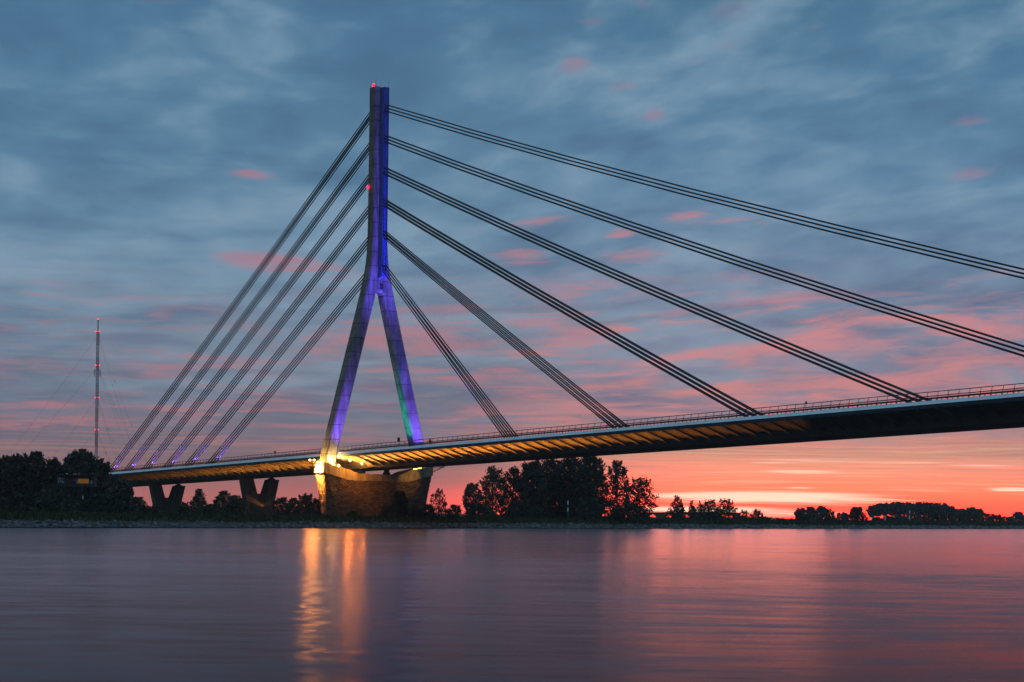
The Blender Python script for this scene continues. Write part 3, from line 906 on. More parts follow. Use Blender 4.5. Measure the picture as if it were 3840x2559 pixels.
# ------------------------------------------------------------------ signs on the deck
def sign(name, x, y, t, wpx, hpx, shape, label, cat='sign'):
    u, v = unroll(x, y)
    s = (u * (Y0 - t * CT) - F_PX * (X0 - t * ST)) / (F_PX * CT + u * ST)
    Y = Y0 - s * ST - t * CT
    zc = EYE + (HOR - v) * Y / F_PX
    wd, hh = wpx * Y / F_PX / 0.87, hpx * Y / F_PX
    p = bridge_pt(s, t, deck_z(s))
    e = empty(name, p, -TH, label, cat)
    w = MB(); w.tube([(0, 0, -0.02), (0, 0, zc - deck_z(s) + (0 if shape == 'disc' else hh / 2 - 0.1))], 0.045, 5); w.build('post', M['dark'], e)
    w = MB()
    if shape == 'disc':
        n = 16; c = zc - deck_z(s)
        ring = [(wd / 2 * math.cos(2 * PI * k / n), wd / 2 * 1.1 * math.sin(2 * PI * k / n) + c) for k in range(n)]
        w.prism(ring, (0.05, 0), (0.09, 0))
    else:
        w.box((0.08, 0, zc - deck_z(s)), (0.06, wd, hh))
        w.box((0.12, 0, zc - deck_z(s)), (0.03, wd * 0.9, 0.06))
    w.build('panel', M['dark'], e)


sign('road_sign', 1494.5, 1649.6, 12.6, 9.6, 16.5, 'box', 'square sign board seen from behind, above the railing beside the green-lit leg')
sign('road_sign', 1612.5, 1656.5, 12.6, 8.5, 17.5, 'box', 'dark narrow sign board just right of the violet far leg')
sign('road_sign', 3022, 1511, 12.9, 9.0, 10, 'disc', 'round sign standing taller than the railing between the two right cable bundles')
sign('road_sign', 3143, 1524.5, 12.9, 6.0, 12, 'disc', 'small oval sign set low at mid railing near the right cables')
sign('road_sign', 1031, 1695.5, 12.9, 7.0, 7.5, 'disc', 'small round sign above the railing left of the pylon')

# ------------------------------------------------------------------ radio mast, almost three kilometres away
mx, my = at(361, 1716, 2850)[0:2]
mast = empty('radio_mast', (mx, my, 3.2), R(20), 'tall guyed lattice mast with red and white bands and red lamps', 'radio mast')
hw_ = 1.9
nb_ = 14
for k in range(nb_):
    z0, z1 = 296.0 * k / nb_, 296.0 * (k + 1) / nb_
    w = MB()
    cs = [(hw_ * math.cos(R(45 + 90 * q)) * 1.414, hw_ * math.sin(R(45 + 90 * q)) * 1.414) for q in range(4)]
    for c_ in cs: w.tube([(*c_, z0), (*c_, z1)], 0.34, 4)
    st_ = 4
    for j in range(st_):
        za, zb = z0 + (z1 - z0) * j / st_, z0 + (z1 - z0) * (j + 1) / st_
        for q in range(4):
            a_, b_ = cs[q], cs[(q + 1) % 4]
            w.tube([(*a_, za), (*b_, za)], 0.24, 4); w.tube([(*a_, za), (*b_, zb)], 0.2, 4)
    w.tube([(0, 0, z0), (0, 0, z1)], 0.55, 5)
    w.build('lattice_section', M['redpaint'] if k % 2 else M['whitepaint'], mast)
for k in range(4):
    w = MB(); w.tube([(0, 0, 296 + 5.2 * k), (0, 0, 296 + 5.2 * (k + 1))], 0.95, 8); w.build('antenna', M['redpaint'] if k % 2 else M['whitepaint'], mast)
for z, two in ((317.6, 0), (296.5, 1), (240.5, 1), (187.0, 1), (133.8, 1), (80.2, 1)):
    for sx in ((-1, 1) if two else (0,)):
        w = MB(); w.ball((sx * 2.6 * math.cos(R(-20)), sx * 2.6 * math.sin(R(-20)), z), 0.95 if two else 1.1); w.build('beacon_lamp', M['red'], mast)
    if two:
        w = MB(); w.box((0, 0, z - 1.6), (6.4, 6.4, 0.5)); w.build('platform', M['dark'], mast)
w = MB()
for q in range(4):
    w.tube([(4.2 * (1 if q % 2 else -1), 3.2 * (1 if q > 1 else -1), 222), (4.2 * (1 if q % 2 else -1), 3.2 * (1 if q > 1 else -1), 234)], 0.3, 4)
w.build('antenna_frame', M['dark'], mast)
for z, r_ in ((287, 208), (235, 200), (182, 137), (129, 118)):
    for a_ in (195 - 20, 315 - 20, 75 - 20):
        w = MB(); pts = []
        for q in np.linspace(0, 1, 9):
            rr = 2 + (r_ - 2) * q
            pts.append((rr * math.cos(R(a_)), rr * math.sin(R(a_)), z * (1 - q) - 4 * 5.0 * q * (1 - q) * (z / 290)))
        w.tube(pts, 0.11, 4)
        for q in (0.3, 0.55, 0.75):
            p_ = pts[int(q * 8)]; w.ball(p_, 0.75, 6, 4)
        w.build('guy_wire', M['dark'], mast)

# ------------------------------------------------------------------ cabin in the trees on the left
Yc = 452.0
cx, _, cz = at(283, 1820, Yc)
kpx = Yc / F_PX
gz = ground_z(cx, Yc)
cab = empty('cabin', (cx, Yc, gz), 0, 'low cabin with pale panels and one orange lit window above the left bushes', 'cabin')
fl = cz - gz; W_, H_ = 138 * kpx, 36 * kpx
w = MB(); w.box((0, 1.6, fl + H_ / 2), (W_, 3.0, H_)); w.build('wall', M['wood'], cab)
w = MB(); w.box((0, 1.4, fl + H_ + 0.15), (W_ + 1.2, 4.6, 0.3)); rf = w.build('roof', M['wood'], cab)
w = MB(); w.box((0, 1.2, fl - 0.2), (W_ + 0.8, 4.6, 0.4)); w.build('platform', M['wood'], cab)
for px2 in (-4.3, -1.5, 1.5, 4.3):
    for y2 in (-0.4, 2.8):
        w = MB(); w.tube([(px2, y2, -0.3), (px2, y2, fl - 0.2)], 0.2, 6); w.build('stilt', M['wood'], cab)
w = MB()
w.tube([(-W_ / 2 - .3, -0.9, fl + 0.35), (W_ / 2 + .3, -0.9, fl + 0.35)], 0.04, 4)
for k in range(9): w.tube([(-W_ / 2 - .2 + k * (W_ + .4) / 8, -0.9, fl), (-W_ / 2 - .2 + k * (W_ + .4) / 8, -0.9, fl + 0.35)], 0.03, 4)
w.build('railing', M['wood'], cab)


def cabpane(x0, x1, y0, y1, mt, name):
    w = MB(); xa, xb = (x0 - 283) * kpx, (x1 - 283) * kpx; za, zb = fl + (1820 - y1) * kpx, fl + (1820 - y0) * kpx
    w.box(((xa + xb) / 2, 0.05, (za + zb) / 2), (xb - xa, 0.12, zb - za)); return w.build(name, mt, cab)


for x0, x1, y0, y1 in ((216, 227, 1792, 1797), (216, 228, 1798.5, 1801), (217, 220, 1803, 1810), (224, 228, 1802, 1807), (219, 226, 1807, 1811), (232, 235, 1793, 1811), (236, 241, 1794, 1796), (236, 240, 1807, 1811),
                       (289, 293, 1794, 1799), (285, 288, 1800, 1805), (290, 293, 1802, 1813), (285, 289, 1809, 1813), (341, 345, 1800, 1814), (338, 349, 1803.5, 1806)):
    cabpane(x0, x1, y0, y1, M['pane'], 'pale_panel')
cabpane(245, 282, 1794, 1811, M['darkpane'], 'window')
lw = cabpane(294, 332, 1796, 1813, M['litwindow'], 'window')
for x in (304, 313.5, 323): cabpane(x - .7, x + .7, 1795, 1814, M['wood'], 'mullion')
for x, y in ((247, 1776.5), (250, 1778.5), (275, 1779), (282, 1778), (293.5, 1778)):
    w = MB(); w.box(((x - 283) * kpx, 0.6, fl + (1820 - y) * kpx), (0.28, 0.3, 0.2)); w.build('roof_vent', M['whiteboard'], rf)


def board(x, y, w_, h_, Y, label, cat='marker board', name='marker_board'):
    X, _, Z = at(x, y, Y); gz_ = ground_z(X, Y)
    e = empty(name, (X, Y, gz_), 0.1, label, cat)
    k_ = Y / F_PX
    w = MB(); w.box((0, -0.08, Z - gz_), (w_ * k_, 0.08, h_ * k_)); w.build('panel', M['whiteboard'], e)
    w = MB(); w.tube([(0, 0, -0.3), (0, 0, Z - gz_ + h_ * k_ / 2)], 0.06, 5); w.build('post', M['dark'], e)


board(311, 1866, 4, 12, 437, 'narrow pale marker board below the cabin')
board(233, 1909, 4.5, 10, 425, 'small white marker board low on the left bank under the cabin')


def pole(x, y0, y1, Y, bands, label):
    """slim banded pole: y0 top, y1 foot (as surveyed)"""
    X, _, zt = at(x, y0, Y); zb = at(x, y1, Y)[2]
    gz_ = min(ground_z(X, Y), zb)
    e = empty('marker_pole', (X, Y, gz_), 0, label, 'marker pole', 'navigation poles on the far bank')
    L = zt - gz_
    prev = 0.0
    for q, c in bands:
        w = MB(); w.tube([(0, 0, prev * L), (0, 0, q * L)], 0.0021 * Y / 6.5 + 0.06, 6); w.build('pole_band', M[c], e); prev = q


pole(2130, 1872, 1952, 600, [(.42, 'greenpaint'), (.60, 'whiteboard'), (.74, 'greenpaint'), (.92, 'whiteboard'), (1, 'greenpaint')], 'tall green and white pole before the big tree group')
pole(2373, 1913, 1950, 650, [(.38, 'greenpaint'), (1, 'whiteboard')], 'short white pole at the right edge of the big tree group')
pole(3141, 1934, 1968, 860, [(.5, 'greenpaint'), (1, 'whiteboard')], 'white pole under a small round tree far right')
pole(3319, 1937, 1966, 930, [(.5, 'greenpaint'), (1, 'whiteboard')], 'white pole before the trunks of the poplar row')
pole(3411, 1914, 1966, 960, [(.35, 'greenpaint'), (.62, 'whiteboard'), (.78, 'greenpaint'), (1, 'whiteboard')], 'tall banded white pole amid the right bushes')
pole(3803, 1938, 1967, 1180, [(.4, 'greenpaint'), (.65, 'whiteboard'), (.8, 'greenpaint'), (1, 'whiteboard')], 'banded pole at the far right edge before the dark trees')

# ------------------------------------------------------------------ old arched viaduct
Yv = 1000.0
x0_, _, zt_ = at(2395, 1921, Yv)
via = empty('viaduct', (x0_, Yv, 0), 0.0, 'old brick viaduct with low arches far behind the right trees', 'viaduct')
kv = Yv / F_PX
Lv = (2778 - 2395) * kv
zt0 = at(2395, 1921, Yv)[2]; zt1 = at(2778, 1922, Yv)[2] - 0.2
ar = [(2449, 30), (2513, 28), (2577, 34), (2676, 20), (2728, 56)]
w = MB()
zb_ = 1.2
xs = [0.0]
cur = 0.0
thick = 7.0
allx = []
for cxp, wp in ar:
    c_, r_ = (cxp - 2395) * kv, wp * kv / 2
    for q in range(9): allx.append((c_ - r_ * math.cos(PI * q / 8), c_, r_))
cols = [(0.0, None)] + [(x, (c_, r_)) for x, c_, r_ in allx] + [(Lv, None)]


def zsoff(x, cr, xc=None):
    c_, r_ = cr
    yb, yt = 1944.5, 1929.5
    zA = at(2395 + c_ / kv, yb, Yv)[2]; zB = at(2395 + c_ / kv, yt, Yv)[2]
    return zA + (zB - zA) * math.sqrt(max(0, 1 - ((x - c_) / r_) ** 2))


for i in range(len(cols) - 1):
    (xa, ca), (xb, cb) = cols[i], cols[i + 1]
    ztA, ztB = zt0 + (zt1 - zt0) * xa / Lv, zt0 + (zt1 - zt0) * xb / Lv
    inside = ca is not None and cb is not None and ca == cb
    la, lb = (zsoff(xa, ca), zsoff(xb, cb)) if inside else (zb_, zb_)
    w.add([(xa, 0, la), (xb, 0, lb), (xb, 0, ztB), (xa, 0, ztA), (xa, thick, la), (xb, thick, lb), (xb, thick, ztB), (xa, thick, ztA)],
          [(0, 1, 2, 3), (7, 6, 5, 4), (0, 4, 5, 1), (3, 2, 6, 7), (0, 3, 7, 4), (1, 5, 6, 2)])
w.build('arched_wall', M['brick'], via)
w = MB(); w.box((Lv / 2, 0.0 - 0.06, (zt0 + zt1) / 2 + 0.14), (Lv, 0.3, 0.28)); w.build('parapet', M['brick'], via)
w = MB(); w.box((Lv + 1.6, 2.5, 2.6), (3.4, 9.0, 3.6 + zt1 - 4.6)); w.build('abutment', M['brick'], via)

# ------------------------------------------------------------------ trees
def leafquads(P, size, rng, flat=0.0):
    n = len(P)
    a = rng.normal(0, 1, (n, 3)); a /= np.linalg.norm(a, axis=1)[:, None]
    c = rng.normal(0, 1, (n, 3)); b = np.cross(a, c); b /= np.linalg.norm(b, axis=1)[:, None]
    s = size * (0.6 + 0.8 * rng.random(n))[:, None]
    a = a * s; b = b * s * 0.55
    return np.stack([P - a, P - b * 0.9, P + a, P + b], 1)


PROFILE = {
    # height fraction -> radius fraction
    'round': ([0.0, .12, .25, .5, .72, .88, 1.0], [.25, .7, .95, 1.0, .85, .55, .12]),
    'dome': ([0.0, .1, .3, .6, .85, 1.0], [.9, 1.0, 1.0, .85, .55, .15]),
    'cone': ([0.0, .1, .3, .6, .85, 1.0], [.8, 1.0, .95, .62, .28, .04]),
    'poplar': ([0.0, .36, .46, .62, .8, .92, 1.0], [.1, .35, .75, 1.0, .9, .6, .15]),
    'tall': ([0.0, .1, .25, .5, .75, .9, 1.0], [.5, .8, .95, 1.0, .85, .6, .15]),
}


def tree(name, x, ytop, ybase, wpx, Y, kind, label, seed, group=None, cat='tree', nclus=46, nleaf=70, leaf=0.42, material='leaf', spiky=0.0, csz=1.0, dens=0.8, gap=-0.75):
    rg = np.random.default_rng(seed)
    X, _, zt = at(x, ytop, Y)
    zb = at(x, ybase, Y)[2]
    gz_ = ground_z(X, Y)
    zb = min(zb, gz_)
    H = zt - zb; Rm = wpx * Y / F_PX / 2
    root = empty(name, (X, Y, zb), 0, label, cat, group)
    hs, rs = PROFILE[kind]
    lo = 0.02 if kind != 'poplar' else 0.36
    ph = rg.random(8) * 2 * PI

    def rim(hq, ang):                                    # uneven outline
        r_ = np.interp(hq, hs, rs)
        return r_ * (1 + 0.13 * np.sin(3 * ang + ph[0] + 5 * hq) + 0.10 * np.sin(5 * ang + 9 * hq + ph[1]) + 0.07 * np.sin(11 * hq + 2 * ang + ph[2]))
    n0 = int(nclus * nleaf * dens)
    hq = lo + (0.96 - lo) * rg.random(n0 * 2)
    keep = rg.random(n0 * 2) < np.interp(hq, hs, rs) ** 1.3
    hq = hq[keep][:n0]; m0 = len(hq)
    ang = rg.random(m0) * 2 * PI
    rad = rim(hq, ang) * Rm * np.sqrt(rg.random(m0)) * 0.93
    A_ = np.stack([rad * np.cos(ang), rad * np.sin(ang) * 0.9, hq * H], 1)
    fq = 2 * PI / (0.55 * Rm + 0.8)
    hole = np.sin(A_[:, 0] * fq + ph[3]) * np.sin(A_[:, 2] * fq * 0.8 + ph[4]) + 0.6 * np.sin(A_[:, 0] * fq * 2.1 + A_[:, 2] * fq * 1.7 + ph[5]) + 0.5 * np.sin(A_[:, 1] * fq + ph[6])
    A_ = A_[hole > gap]
    # clumps on the skin
    hq = lo + (0.98 - lo) * rg.random(nclus) ** 0.75
    ang = rg.random(nclus) * 2 * PI
    rad = rim(hq, ang) * Rm * np.sqrt(0.45 + 0.55 * rg.random(nclus))
    C = np.stack([rad * np.cos(ang), rad * np.sin(ang) * 0.9, hq * H], 1)
    sg = csz * (0.10 + 0.08 * rg.random(nclus)) * min(2 * Rm, H) * 0.62
    P = [A_]
    for c_, s_ in zip(C, sg):
        k = int(nleaf * 0.55 * (0.6 + 0.8 * rg.random()))
        q = rg.normal(0, 0.55, (k, 3)) * s_ * 1.2
        q[:, 2] *= 0.8 + spiky
        if spiky: q[:, 0:2] *= 1 - 0.35 * spiky
        P.append(c_ + q)
    # twigs that feather the outline
    nt = int(nclus * 1.1)
    for i in range(nt):
        c_ = C[rg.integers(nclus)]
        d = np.array([c_[0], c_[1], (c_[2] - 0.4 * H) * 0.9 + (0.35 + spiky) * Rm * 0.6]); d /= (np.linalg.norm(d) + 1e-6)
        d = d + rg.normal(0, 0.3, 3); d /= np.linalg.norm(d)
        L = (0.12 + 0.2 * rg.random()) * min(2 * Rm, H) * 0.5
        k = max(6, int(nleaf * 0.2))
        f = rg.random(k)
        P.append(c_ + d * (f * L + sg.mean() * 0.45)[:, None] + rg.normal(0, 1, (k, 3)) * (L * 0.11 * (1.15 - f))[:, None])
    P = np.concatenate(P)
    P[:, 2] = np.clip(P[:, 2], 0.02 * H, H * 1.02)
    quads('crown', leafquads(P, leaf, rg), M[material], root)
    w = MB()
    tr = max(0.08, H * 0.017)
    th = H * (0.75 if kind in ('poplar', 'tall', 'cone') else 0.6)
    j = rg.normal(0, 0.02 * H, (4, 2))
    w.tube([(0, 0, -0.3), (j[1][0] * .4, j[1][1] * .4, th * 0.35), (j[2][0] * .7, j[2][1] * .7, th * 0.7), (j[3][0], j[3][1], th)], [tr * 1.25, tr, tr * 0.7, tr * 0.3], 6)
    for i in rg.choice(nclus, min(14, nclus), replace=False):
        c_ = C[i]; z0 = min(th * 0.95, max(0.12 * H, c_[2] * 0.62)); q = z0 / th
        w.tube([(j[2][0] * .7 * q, j[2][1] * .7 * q, z0), (c_[0] * .5, c_[1] * .5, z0 + (c_[2] - z0) * 0.62), tuple(c_)], [tr * 0.5 * (1 - 0.5 * q), tr * 0.3, tr * 0.1], 4)
    w.build('trunk', M['bark'], root)
    return root


GL = 'trees of the left bank'
tree('tree', 20, 1716, 1945, 170, 462, 'round', 'dark broad tree cut by the left edge of the photo', 1, GL, nclus=90, nleaf=85)
tree('tree', 66, 1708, 1945, 90, 456, 'round', 'dark tree with a notched top, left of the flat-topped one', 2, GL, nclus=60)
tree('tree', 128, 1701, 1945, 118, 466, 'tall', 'flat-topped dark tree left of the cabin', 3, GL, nclus=80, nleaf=80)
tree('tree', 196, 1722, 1945, 120, 470, 'round', 'sloping dark tree behind the left end of the cabin', 4, GL, nclus=70)
tree('tree', 298, 1692, 1945, 150, 474, 'tall', 'tallest rounded dark tree rising behind the cabin', 5, GL, nclus=110, nleaf=85)
tree('tree', 366, 1726, 1945, 120, 480, 'round', 'dark tree between the cabin and the left end of the bridge', 6, GL, nclus=80, nleaf=80)
tree('tree', 425, 1788, 1942, 110, 476, 'round', 'lower dark tree hiding the end of the deck', 7, GL, nclus=70)
tree('tree', 480, 1820, 1940, 60, 478, 'round', 'thin leafy tree with loose twigs beside the first land pier', 8, GL, nclus=30, nleaf=45)
GB = 'bushes of the left bank'
tree('bush', 200, 1838, 1946, 170, 428, 'dome', 'large greenish bush in front of the cabin stilts', 11, GB, 'bush', 60, 75, .36, 'leaf2', .2)
tree('bush', 80, 1850, 1948, 190, 430, 'dome', 'wide dark bush at the left edge of the bank', 12, GB, 'bush', 60, 75, .36, 'leaf', .2)
tree('bush', 400, 1852, 1950, 190, 440, 'dome', 'wide green bush below the left end of the bridge', 13, GB, 'bush', 64, 75, .36, 'leaf2', .1)
tree('bush', 310, 1880, 1946, 110, 446, 'dome', 'dark bush between the two big green bushes', 14, GB, 'bush', 36, 70, .36, 'leaf')
tree('bush', 520, 1868, 1948, 100, 470, 'dome', 'rounded bush at the foot of the left land pier', 15, GB, 'bush', 36, 60, .33, 'leaf', .2)
tree('bush', 595, 1893, 1945, 90, 474, 'dome', 'low dark bush hiding the footing of the left land pier', 16, GB, 'bush', 34, 60, .3, 'leaf')
GM = 'bushes under the side span'
tree('bush', 690, 1884, 1942, 50, 520, 'round', 'small dark bush just right of the left land pier', 21, GM, 'bush', 22, 45, .3, 'leaf', .3)
tree('bush', 745, 1838, 1942, 92, 515, 'cone', 'pointed willow bush midway between the two land piers', 22, GM, 'bush', 46, 60, .3, 'leaf', .5)
tree('bush', 840, 1844, 1944, 76, 520, 'round', 'feathery double-topped willow left of the crossed beams', 23, GM, 'bush', 36, 55, .3, 'leaf', .4)
tree('bush', 885, 1862, 1946, 90, 506, 'dome', 'dense dark bush touching the lit land pier', 24, GM, 'bush', 44, 62, .32, 'leaf', .1)
tree('bush', 800, 1893, 1946, 110, 500, 'dome', 'low wide bush in front of the willows', 25, GM, 'bush', 34, 60, .3, 'leaf2')
tree('bush', 1054, 1866, 1940, 62, 540, 'round', 'small bush right of the land pier with the crossed beams', 26, GM, 'bush', 30, 52, .3, 'leaf', .3)
tree('bush', 1100, 1870, 1940, 56, 532, 'dome', 'dark bush left of the spiky one by the lit pier nose', 27, GM, 'bush', 30, 52, .3, 'leaf', .3)
tree('bush', 1146, 1853, 1942, 66, 530, 'tall', 'spiky tall bush closest to the lit nose of the main pier', 28, GM, 'bush', 40, 56, .3, 'leaf', .4)
tree('bush', 1188, 1872, 1942, 60, 526, 'dome', 'dark bush behind the lit nose of the main pier', 29, GM, 'bush', 30, 52, .3, 'leaf', .3)
GP = 'bushes around the main pier'
tree('bush', 1322, 1916, 1950, 52, 492, 'dome', 'low dark bush at the foot of the pier near its nose', 31, GP, 'bush', 24, 55, .26, 'leaf')
tree('bush', 1500, 1845, 1950, 62, 505, 'tall', 'tall dark bush standing against the face of the main pier', 32, GP, 'bush', 44, 62, .28, 'leaf', .2)
tree('bush', 1455, 1898, 1950, 56, 500, 'dome', 'low bush left of the tall one on the pier face', 33, GP, 'bush', 26, 52, .28, 'leaf')
tree('bush', 1558, 1896, 1952, 56, 510, 'dome', 'low bush before the right half of the pier', 34, GP, 'bush', 28, 52, .28, 'leaf', .2)
tree('tree', 1648, 1836, 1952, 62, 522, 'tall', 'slender airy young tree just right of the main pier', 35, None, 'tree', 30, 42, .28, 'leaf', .4)
tree('bush', 1604, 1893, 1952, 60, 516, 'dome', 'dark bush at the right corner of the main pier', 36, GP, 'bush', 30, 52, .28, 'leaf', .2)
tree('bush', 1702, 1896, 1953, 58, 530, 'round', 'loose bush between the young tree and the big group', 37, GP, 'bush', 26, 44, .28, 'leaf', .3)
GC = 'big tree group right of the main pier'
tree('tree', 1776, 1816, 1955, 78, 590, 'tall', 'leftmost smaller tree of the big group with feathery outline', 41, GC, nclus=46, nleaf=60, leaf=.36, spiky=.3)
tree('tree', 1850, 1752, 1955, 96, 612, 'tall', 'rounded tree with sky gaps, left part of the big group', 42, GC, nclus=44, nleaf=66, leaf=.38, dens=1.1)
tree('tree', 1925, 1748, 1955, 103, 620, 'tall', 'round-headed tree left of the tall middle trees', 43, GC, nclus=52, nleaf=70, leaf=.38, dens=1.1)
tree('tree', 2000, 1728, 1955, 113, 612, 'tall', 'tall dense tree reaching up to the deck, left middle', 44, GC, nclus=76, nleaf=80, leaf=.4, dens=1.5, gap=-1.15)
tree('tree', 2070, 1716, 1955, 118, 622, 'tall', 'tall dense tree touching the deck, middle of the group', 45, GC, nclus=80, nleaf=80, leaf=.4, dens=1.5, gap=-1.15)
tree('tree', 2140, 1712, 1955, 118, 630, 'tall', 'dense tree behind the tall green and white pole', 46, GC, nclus=80, nleaf=80, leaf=.4, dens=1.5, gap=-1.15)
tree('tree', 2215, 1706, 1955, 129, 618, 'tall', 'tallest tree of the group under the deck, right middle', 47, GC, nclus=84, nleaf=80, leaf=.4, dens=1.5, gap=-1.15)
tree('tree', 2318, 1732, 1955, 96, 625, 'tall', 'tree with a leaning leafy head right of the tallest', 48, GC, nclus=50, nleaf=62, leaf=.38, spiky=.2, dens=1.1)
tree('tree', 2400, 1785, 1955, 124, 632, 'round', 'drooping tree at the right edge of the group, sunset through it', 49, GC, nclus=46, nleaf=58, leaf=.38, dens=1.1)
tree('bush', 1960, 1880, 1955, 150, 604, 'dome', 'wide dark undergrowth below the left half of the group', 50, GC, 'bush', 50, 70, .36, 'leaf2')
tree('bush', 2240, 1872, 1955, 210, 610, 'dome', 'wide dark undergrowth below the right half of the group', 51, GC, 'bush', 60, 70, .36, 'leaf2')
tree('bush', 2360, 1884, 1955, 150, 616, 'dome', 'dark undergrowth at the right end of the group', 53, GC, 'bush', 44, 64, .34, 'leaf')
tree('bush', 1800, 1890, 1955, 120, 594, 'dome', 'dark undergrowth below the left edge of the group', 52, GC, 'bush', 40, 62, .34, 'leaf')
GR = 'trees before the viaduct'
tree('tree', 2537, 1862, 1960, 94, 720, 'cone', 'leftmost pointed tree before the viaduct, red sky in it', 61, GR, nclus=34, nleaf=44, leaf=.34, spiky=.5, dens=1.5)
tree('tree', 2594, 1880, 1960, 51, 730, 'cone', 'thin pointed tree before the viaduct', 62, GR, nclus=20, nleaf=36, leaf=.32, spiky=.6, dens=1.5)
tree('tree', 2626, 1880, 1960, 58, 735, 'cone', 'second thin pointed tree before the viaduct', 63, GR, nclus=22, nleaf=36, leaf=.32, spiky=.6, dens=1.5)
tree('tree', 2664, 1876, 1960, 73, 740, 'tall', 'dense middle tree before the viaduct', 64, GR, nclus=32, nleaf=42, leaf=.34, spiky=.4, dens=1.5)
tree('tree', 2719, 1873, 1960, 87, 748, 'round', 'round open-headed tree before the last viaduct arch', 65, GR, nclus=34, nleaf=38, leaf=.34, spiky=.3, dens=1.5)
tree('bush', 2655, 1922, 1962, 90, 732, 'dome', 'dark bush masking the middle of the viaduct', 66, GR, 'bush', 30, 56, .34)
tree('bush', 2532, 1930, 1962, 36, 716, 'dome', 'bush at the foot of the leftmost pointed tree', 67, GR, 'bush', 18, 44, .32)
tree('bush', 2708, 1938, 1962, 40, 740, 'dome', 'bush at the foot of the round open-headed tree', 68, GR, 'bush', 18, 44, .32)
tree('tree', 2790, 1913, 1962, 58, 760, 'round', 'small bare-looking tree at the end of the viaduct', 69, None, 'tree', 16, 30, .32, 'leaf', .3, dens=1.5)
tree('tree', 2840, 1911, 1962, 82, 770, 'cone', 'small pointed tree alone right of the viaduct', 70, None, 'tree', 24, 36, .32, 'leaf', .5, dens=1.5)
GS = 'bushes of the right bank'
lows = [(2796, 1944, 70), (2862, 1941, 70), (2925, 1944, 62), (2968, 1946, 50), (3030, 1930, 84), (3060, 1940, 70), (3115, 1934, 60), (3155, 1948, 50)]
lowlab = ['right of the viaduct end', 'below the lone pointed tree', 'in the low gap of the skyline', 'left of the grey far trees', 'below the grey far trees', 'below the gap in the far trees', 'below the right end of the grey trees', 'at the foot of the small round tree']
for i, (x, yt, wp) in enumerate(lows):
    tree('bush', x, yt, 1966, wp, 770 + 10 * i, 'dome', 'low dark bush ' + lowlab[i], 80 + i, GS, 'bush', 22, 48, .36, 'leaf2', .2)
tree('tree', 3006, 1926, 1966, 46, 800, 'dome', 'dark rounded tree before the left of the grey trees', 90, GS, 'tree', 26, 46, .38, 'leaf', .2)
tree('tree', 3112, 1908, 1966, 42, 812, 'tall', 'ragged open tree at the right of the grey trees', 91, GS, 'tree', 24, 34, .38, 'leaf', .3)
tree('tree', 3145, 1923, 1968, 20, 850, 'poplar', 'small round-topped tree on a bare stem', 92, GS, 'tree', 12, 30, .34, 'leaf')
tree('bush', 3214, 1904, 1968, 76, 860, 'dome', 'big spiky bush left of the poplar row', 93, GS, 'bush', 46, 56, .42, 'leaf', .6)
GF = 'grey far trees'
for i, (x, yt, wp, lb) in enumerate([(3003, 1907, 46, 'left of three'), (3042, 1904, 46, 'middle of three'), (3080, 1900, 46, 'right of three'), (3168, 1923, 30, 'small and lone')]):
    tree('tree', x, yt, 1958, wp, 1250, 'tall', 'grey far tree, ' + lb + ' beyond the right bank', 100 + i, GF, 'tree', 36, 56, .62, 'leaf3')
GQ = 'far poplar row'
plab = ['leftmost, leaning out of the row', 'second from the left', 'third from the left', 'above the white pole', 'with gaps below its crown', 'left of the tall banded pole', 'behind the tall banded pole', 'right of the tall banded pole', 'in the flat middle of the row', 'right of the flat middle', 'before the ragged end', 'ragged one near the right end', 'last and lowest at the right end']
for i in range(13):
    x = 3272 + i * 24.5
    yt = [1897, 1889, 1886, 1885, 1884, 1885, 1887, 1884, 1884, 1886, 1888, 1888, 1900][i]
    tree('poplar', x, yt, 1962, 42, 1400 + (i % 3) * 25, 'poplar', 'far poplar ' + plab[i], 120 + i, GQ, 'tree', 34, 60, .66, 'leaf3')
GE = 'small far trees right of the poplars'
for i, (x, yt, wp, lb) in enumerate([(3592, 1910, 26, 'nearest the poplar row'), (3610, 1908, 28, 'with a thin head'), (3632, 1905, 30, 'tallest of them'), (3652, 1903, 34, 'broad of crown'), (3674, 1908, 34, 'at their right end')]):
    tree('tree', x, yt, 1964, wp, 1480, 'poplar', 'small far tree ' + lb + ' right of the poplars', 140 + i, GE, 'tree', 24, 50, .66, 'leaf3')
GX = 'bushes in front of the poplar row'
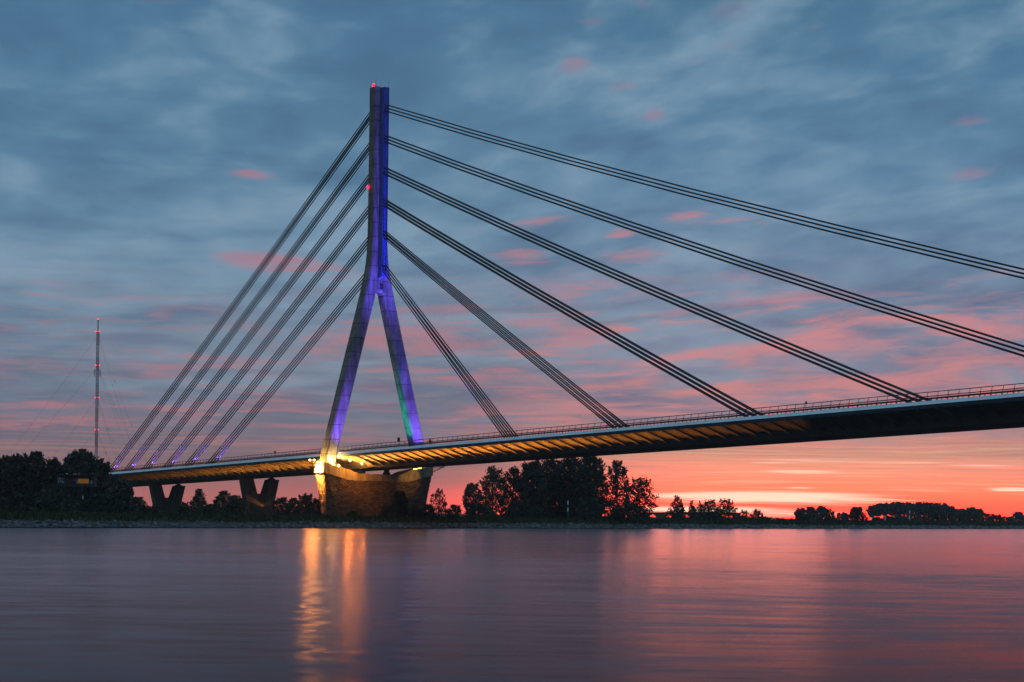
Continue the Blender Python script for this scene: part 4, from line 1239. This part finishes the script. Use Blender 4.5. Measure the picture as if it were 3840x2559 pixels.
flab = ['leftmost before the poplars', 'under the first poplars', 'left of the tall banded pole', 'right of the tall banded pole', 'under the flat middle poplars', 'under the right poplars', 'under the ragged poplar', 'before the small far trees', 'under the broad far tree', 'pointed and tallest near the right', 'sloping down to the right', 'lowest near the right edge']
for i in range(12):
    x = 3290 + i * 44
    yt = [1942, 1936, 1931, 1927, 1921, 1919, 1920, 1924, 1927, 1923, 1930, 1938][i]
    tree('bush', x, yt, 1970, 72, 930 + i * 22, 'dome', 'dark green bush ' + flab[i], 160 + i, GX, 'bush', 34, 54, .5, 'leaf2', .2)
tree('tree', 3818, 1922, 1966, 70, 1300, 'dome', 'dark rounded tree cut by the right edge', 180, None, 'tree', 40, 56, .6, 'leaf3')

# far-off woods on the horizon, one dark mass
rg = np.random.default_rng(77)
n = 15000
az = -0.34 + 0.68 * rg.random(n)
dist = 2500 + 900 * rg.random(n)
hgt = 3.0 + 1.2 * np.sin(az * 60) + 1.0 * np.sin(az * 173 + 1)
P = np.stack([np.tan(az) * dist, dist, 2.5 + hgt * rg.random(n) ** 0.7], 1)
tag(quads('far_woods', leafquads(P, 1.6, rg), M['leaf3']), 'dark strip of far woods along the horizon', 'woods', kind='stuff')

# ------------------------------------------------------------------ the evening air
m, g, b = mat('evening_air')
g.N.remove(b)
vol = g.N.new('ShaderNodeVolumePrincipled')
vol.inputs['Color'].default_value = (0.92, 0.94, 0.97, 1); vol.inputs['Density'].default_value = 6.5e-5
g.L.new(vol.outputs[0], [n for n in g.N if n.type == 'OUTPUT_MATERIAL'][0].inputs['Volume'])
w = MB(); w.box((0, 1900, 164.5), (5400, 4600, 333)); tag(w.build('haze', m), 'thin evening haze over the river and its banks', 'haze', kind='stuff')

# ------------------------------------------------------------------ render settings
SC.view_settings.view_transform = 'Standard'
SC.view_settings.look = 'None'
SC.view_settings.exposure = 0.0
SC.view_settings.gamma = 1.0
SC.render.engine = 'CYCLES'
SC.cycles.use_denoising = True
SC.cycles.sample_clamp_indirect = 6.0
SC.cycles.max_bounces = 5
SC.cycles.volume_bounces = 0
SC.cycles.caustics_reflective = True
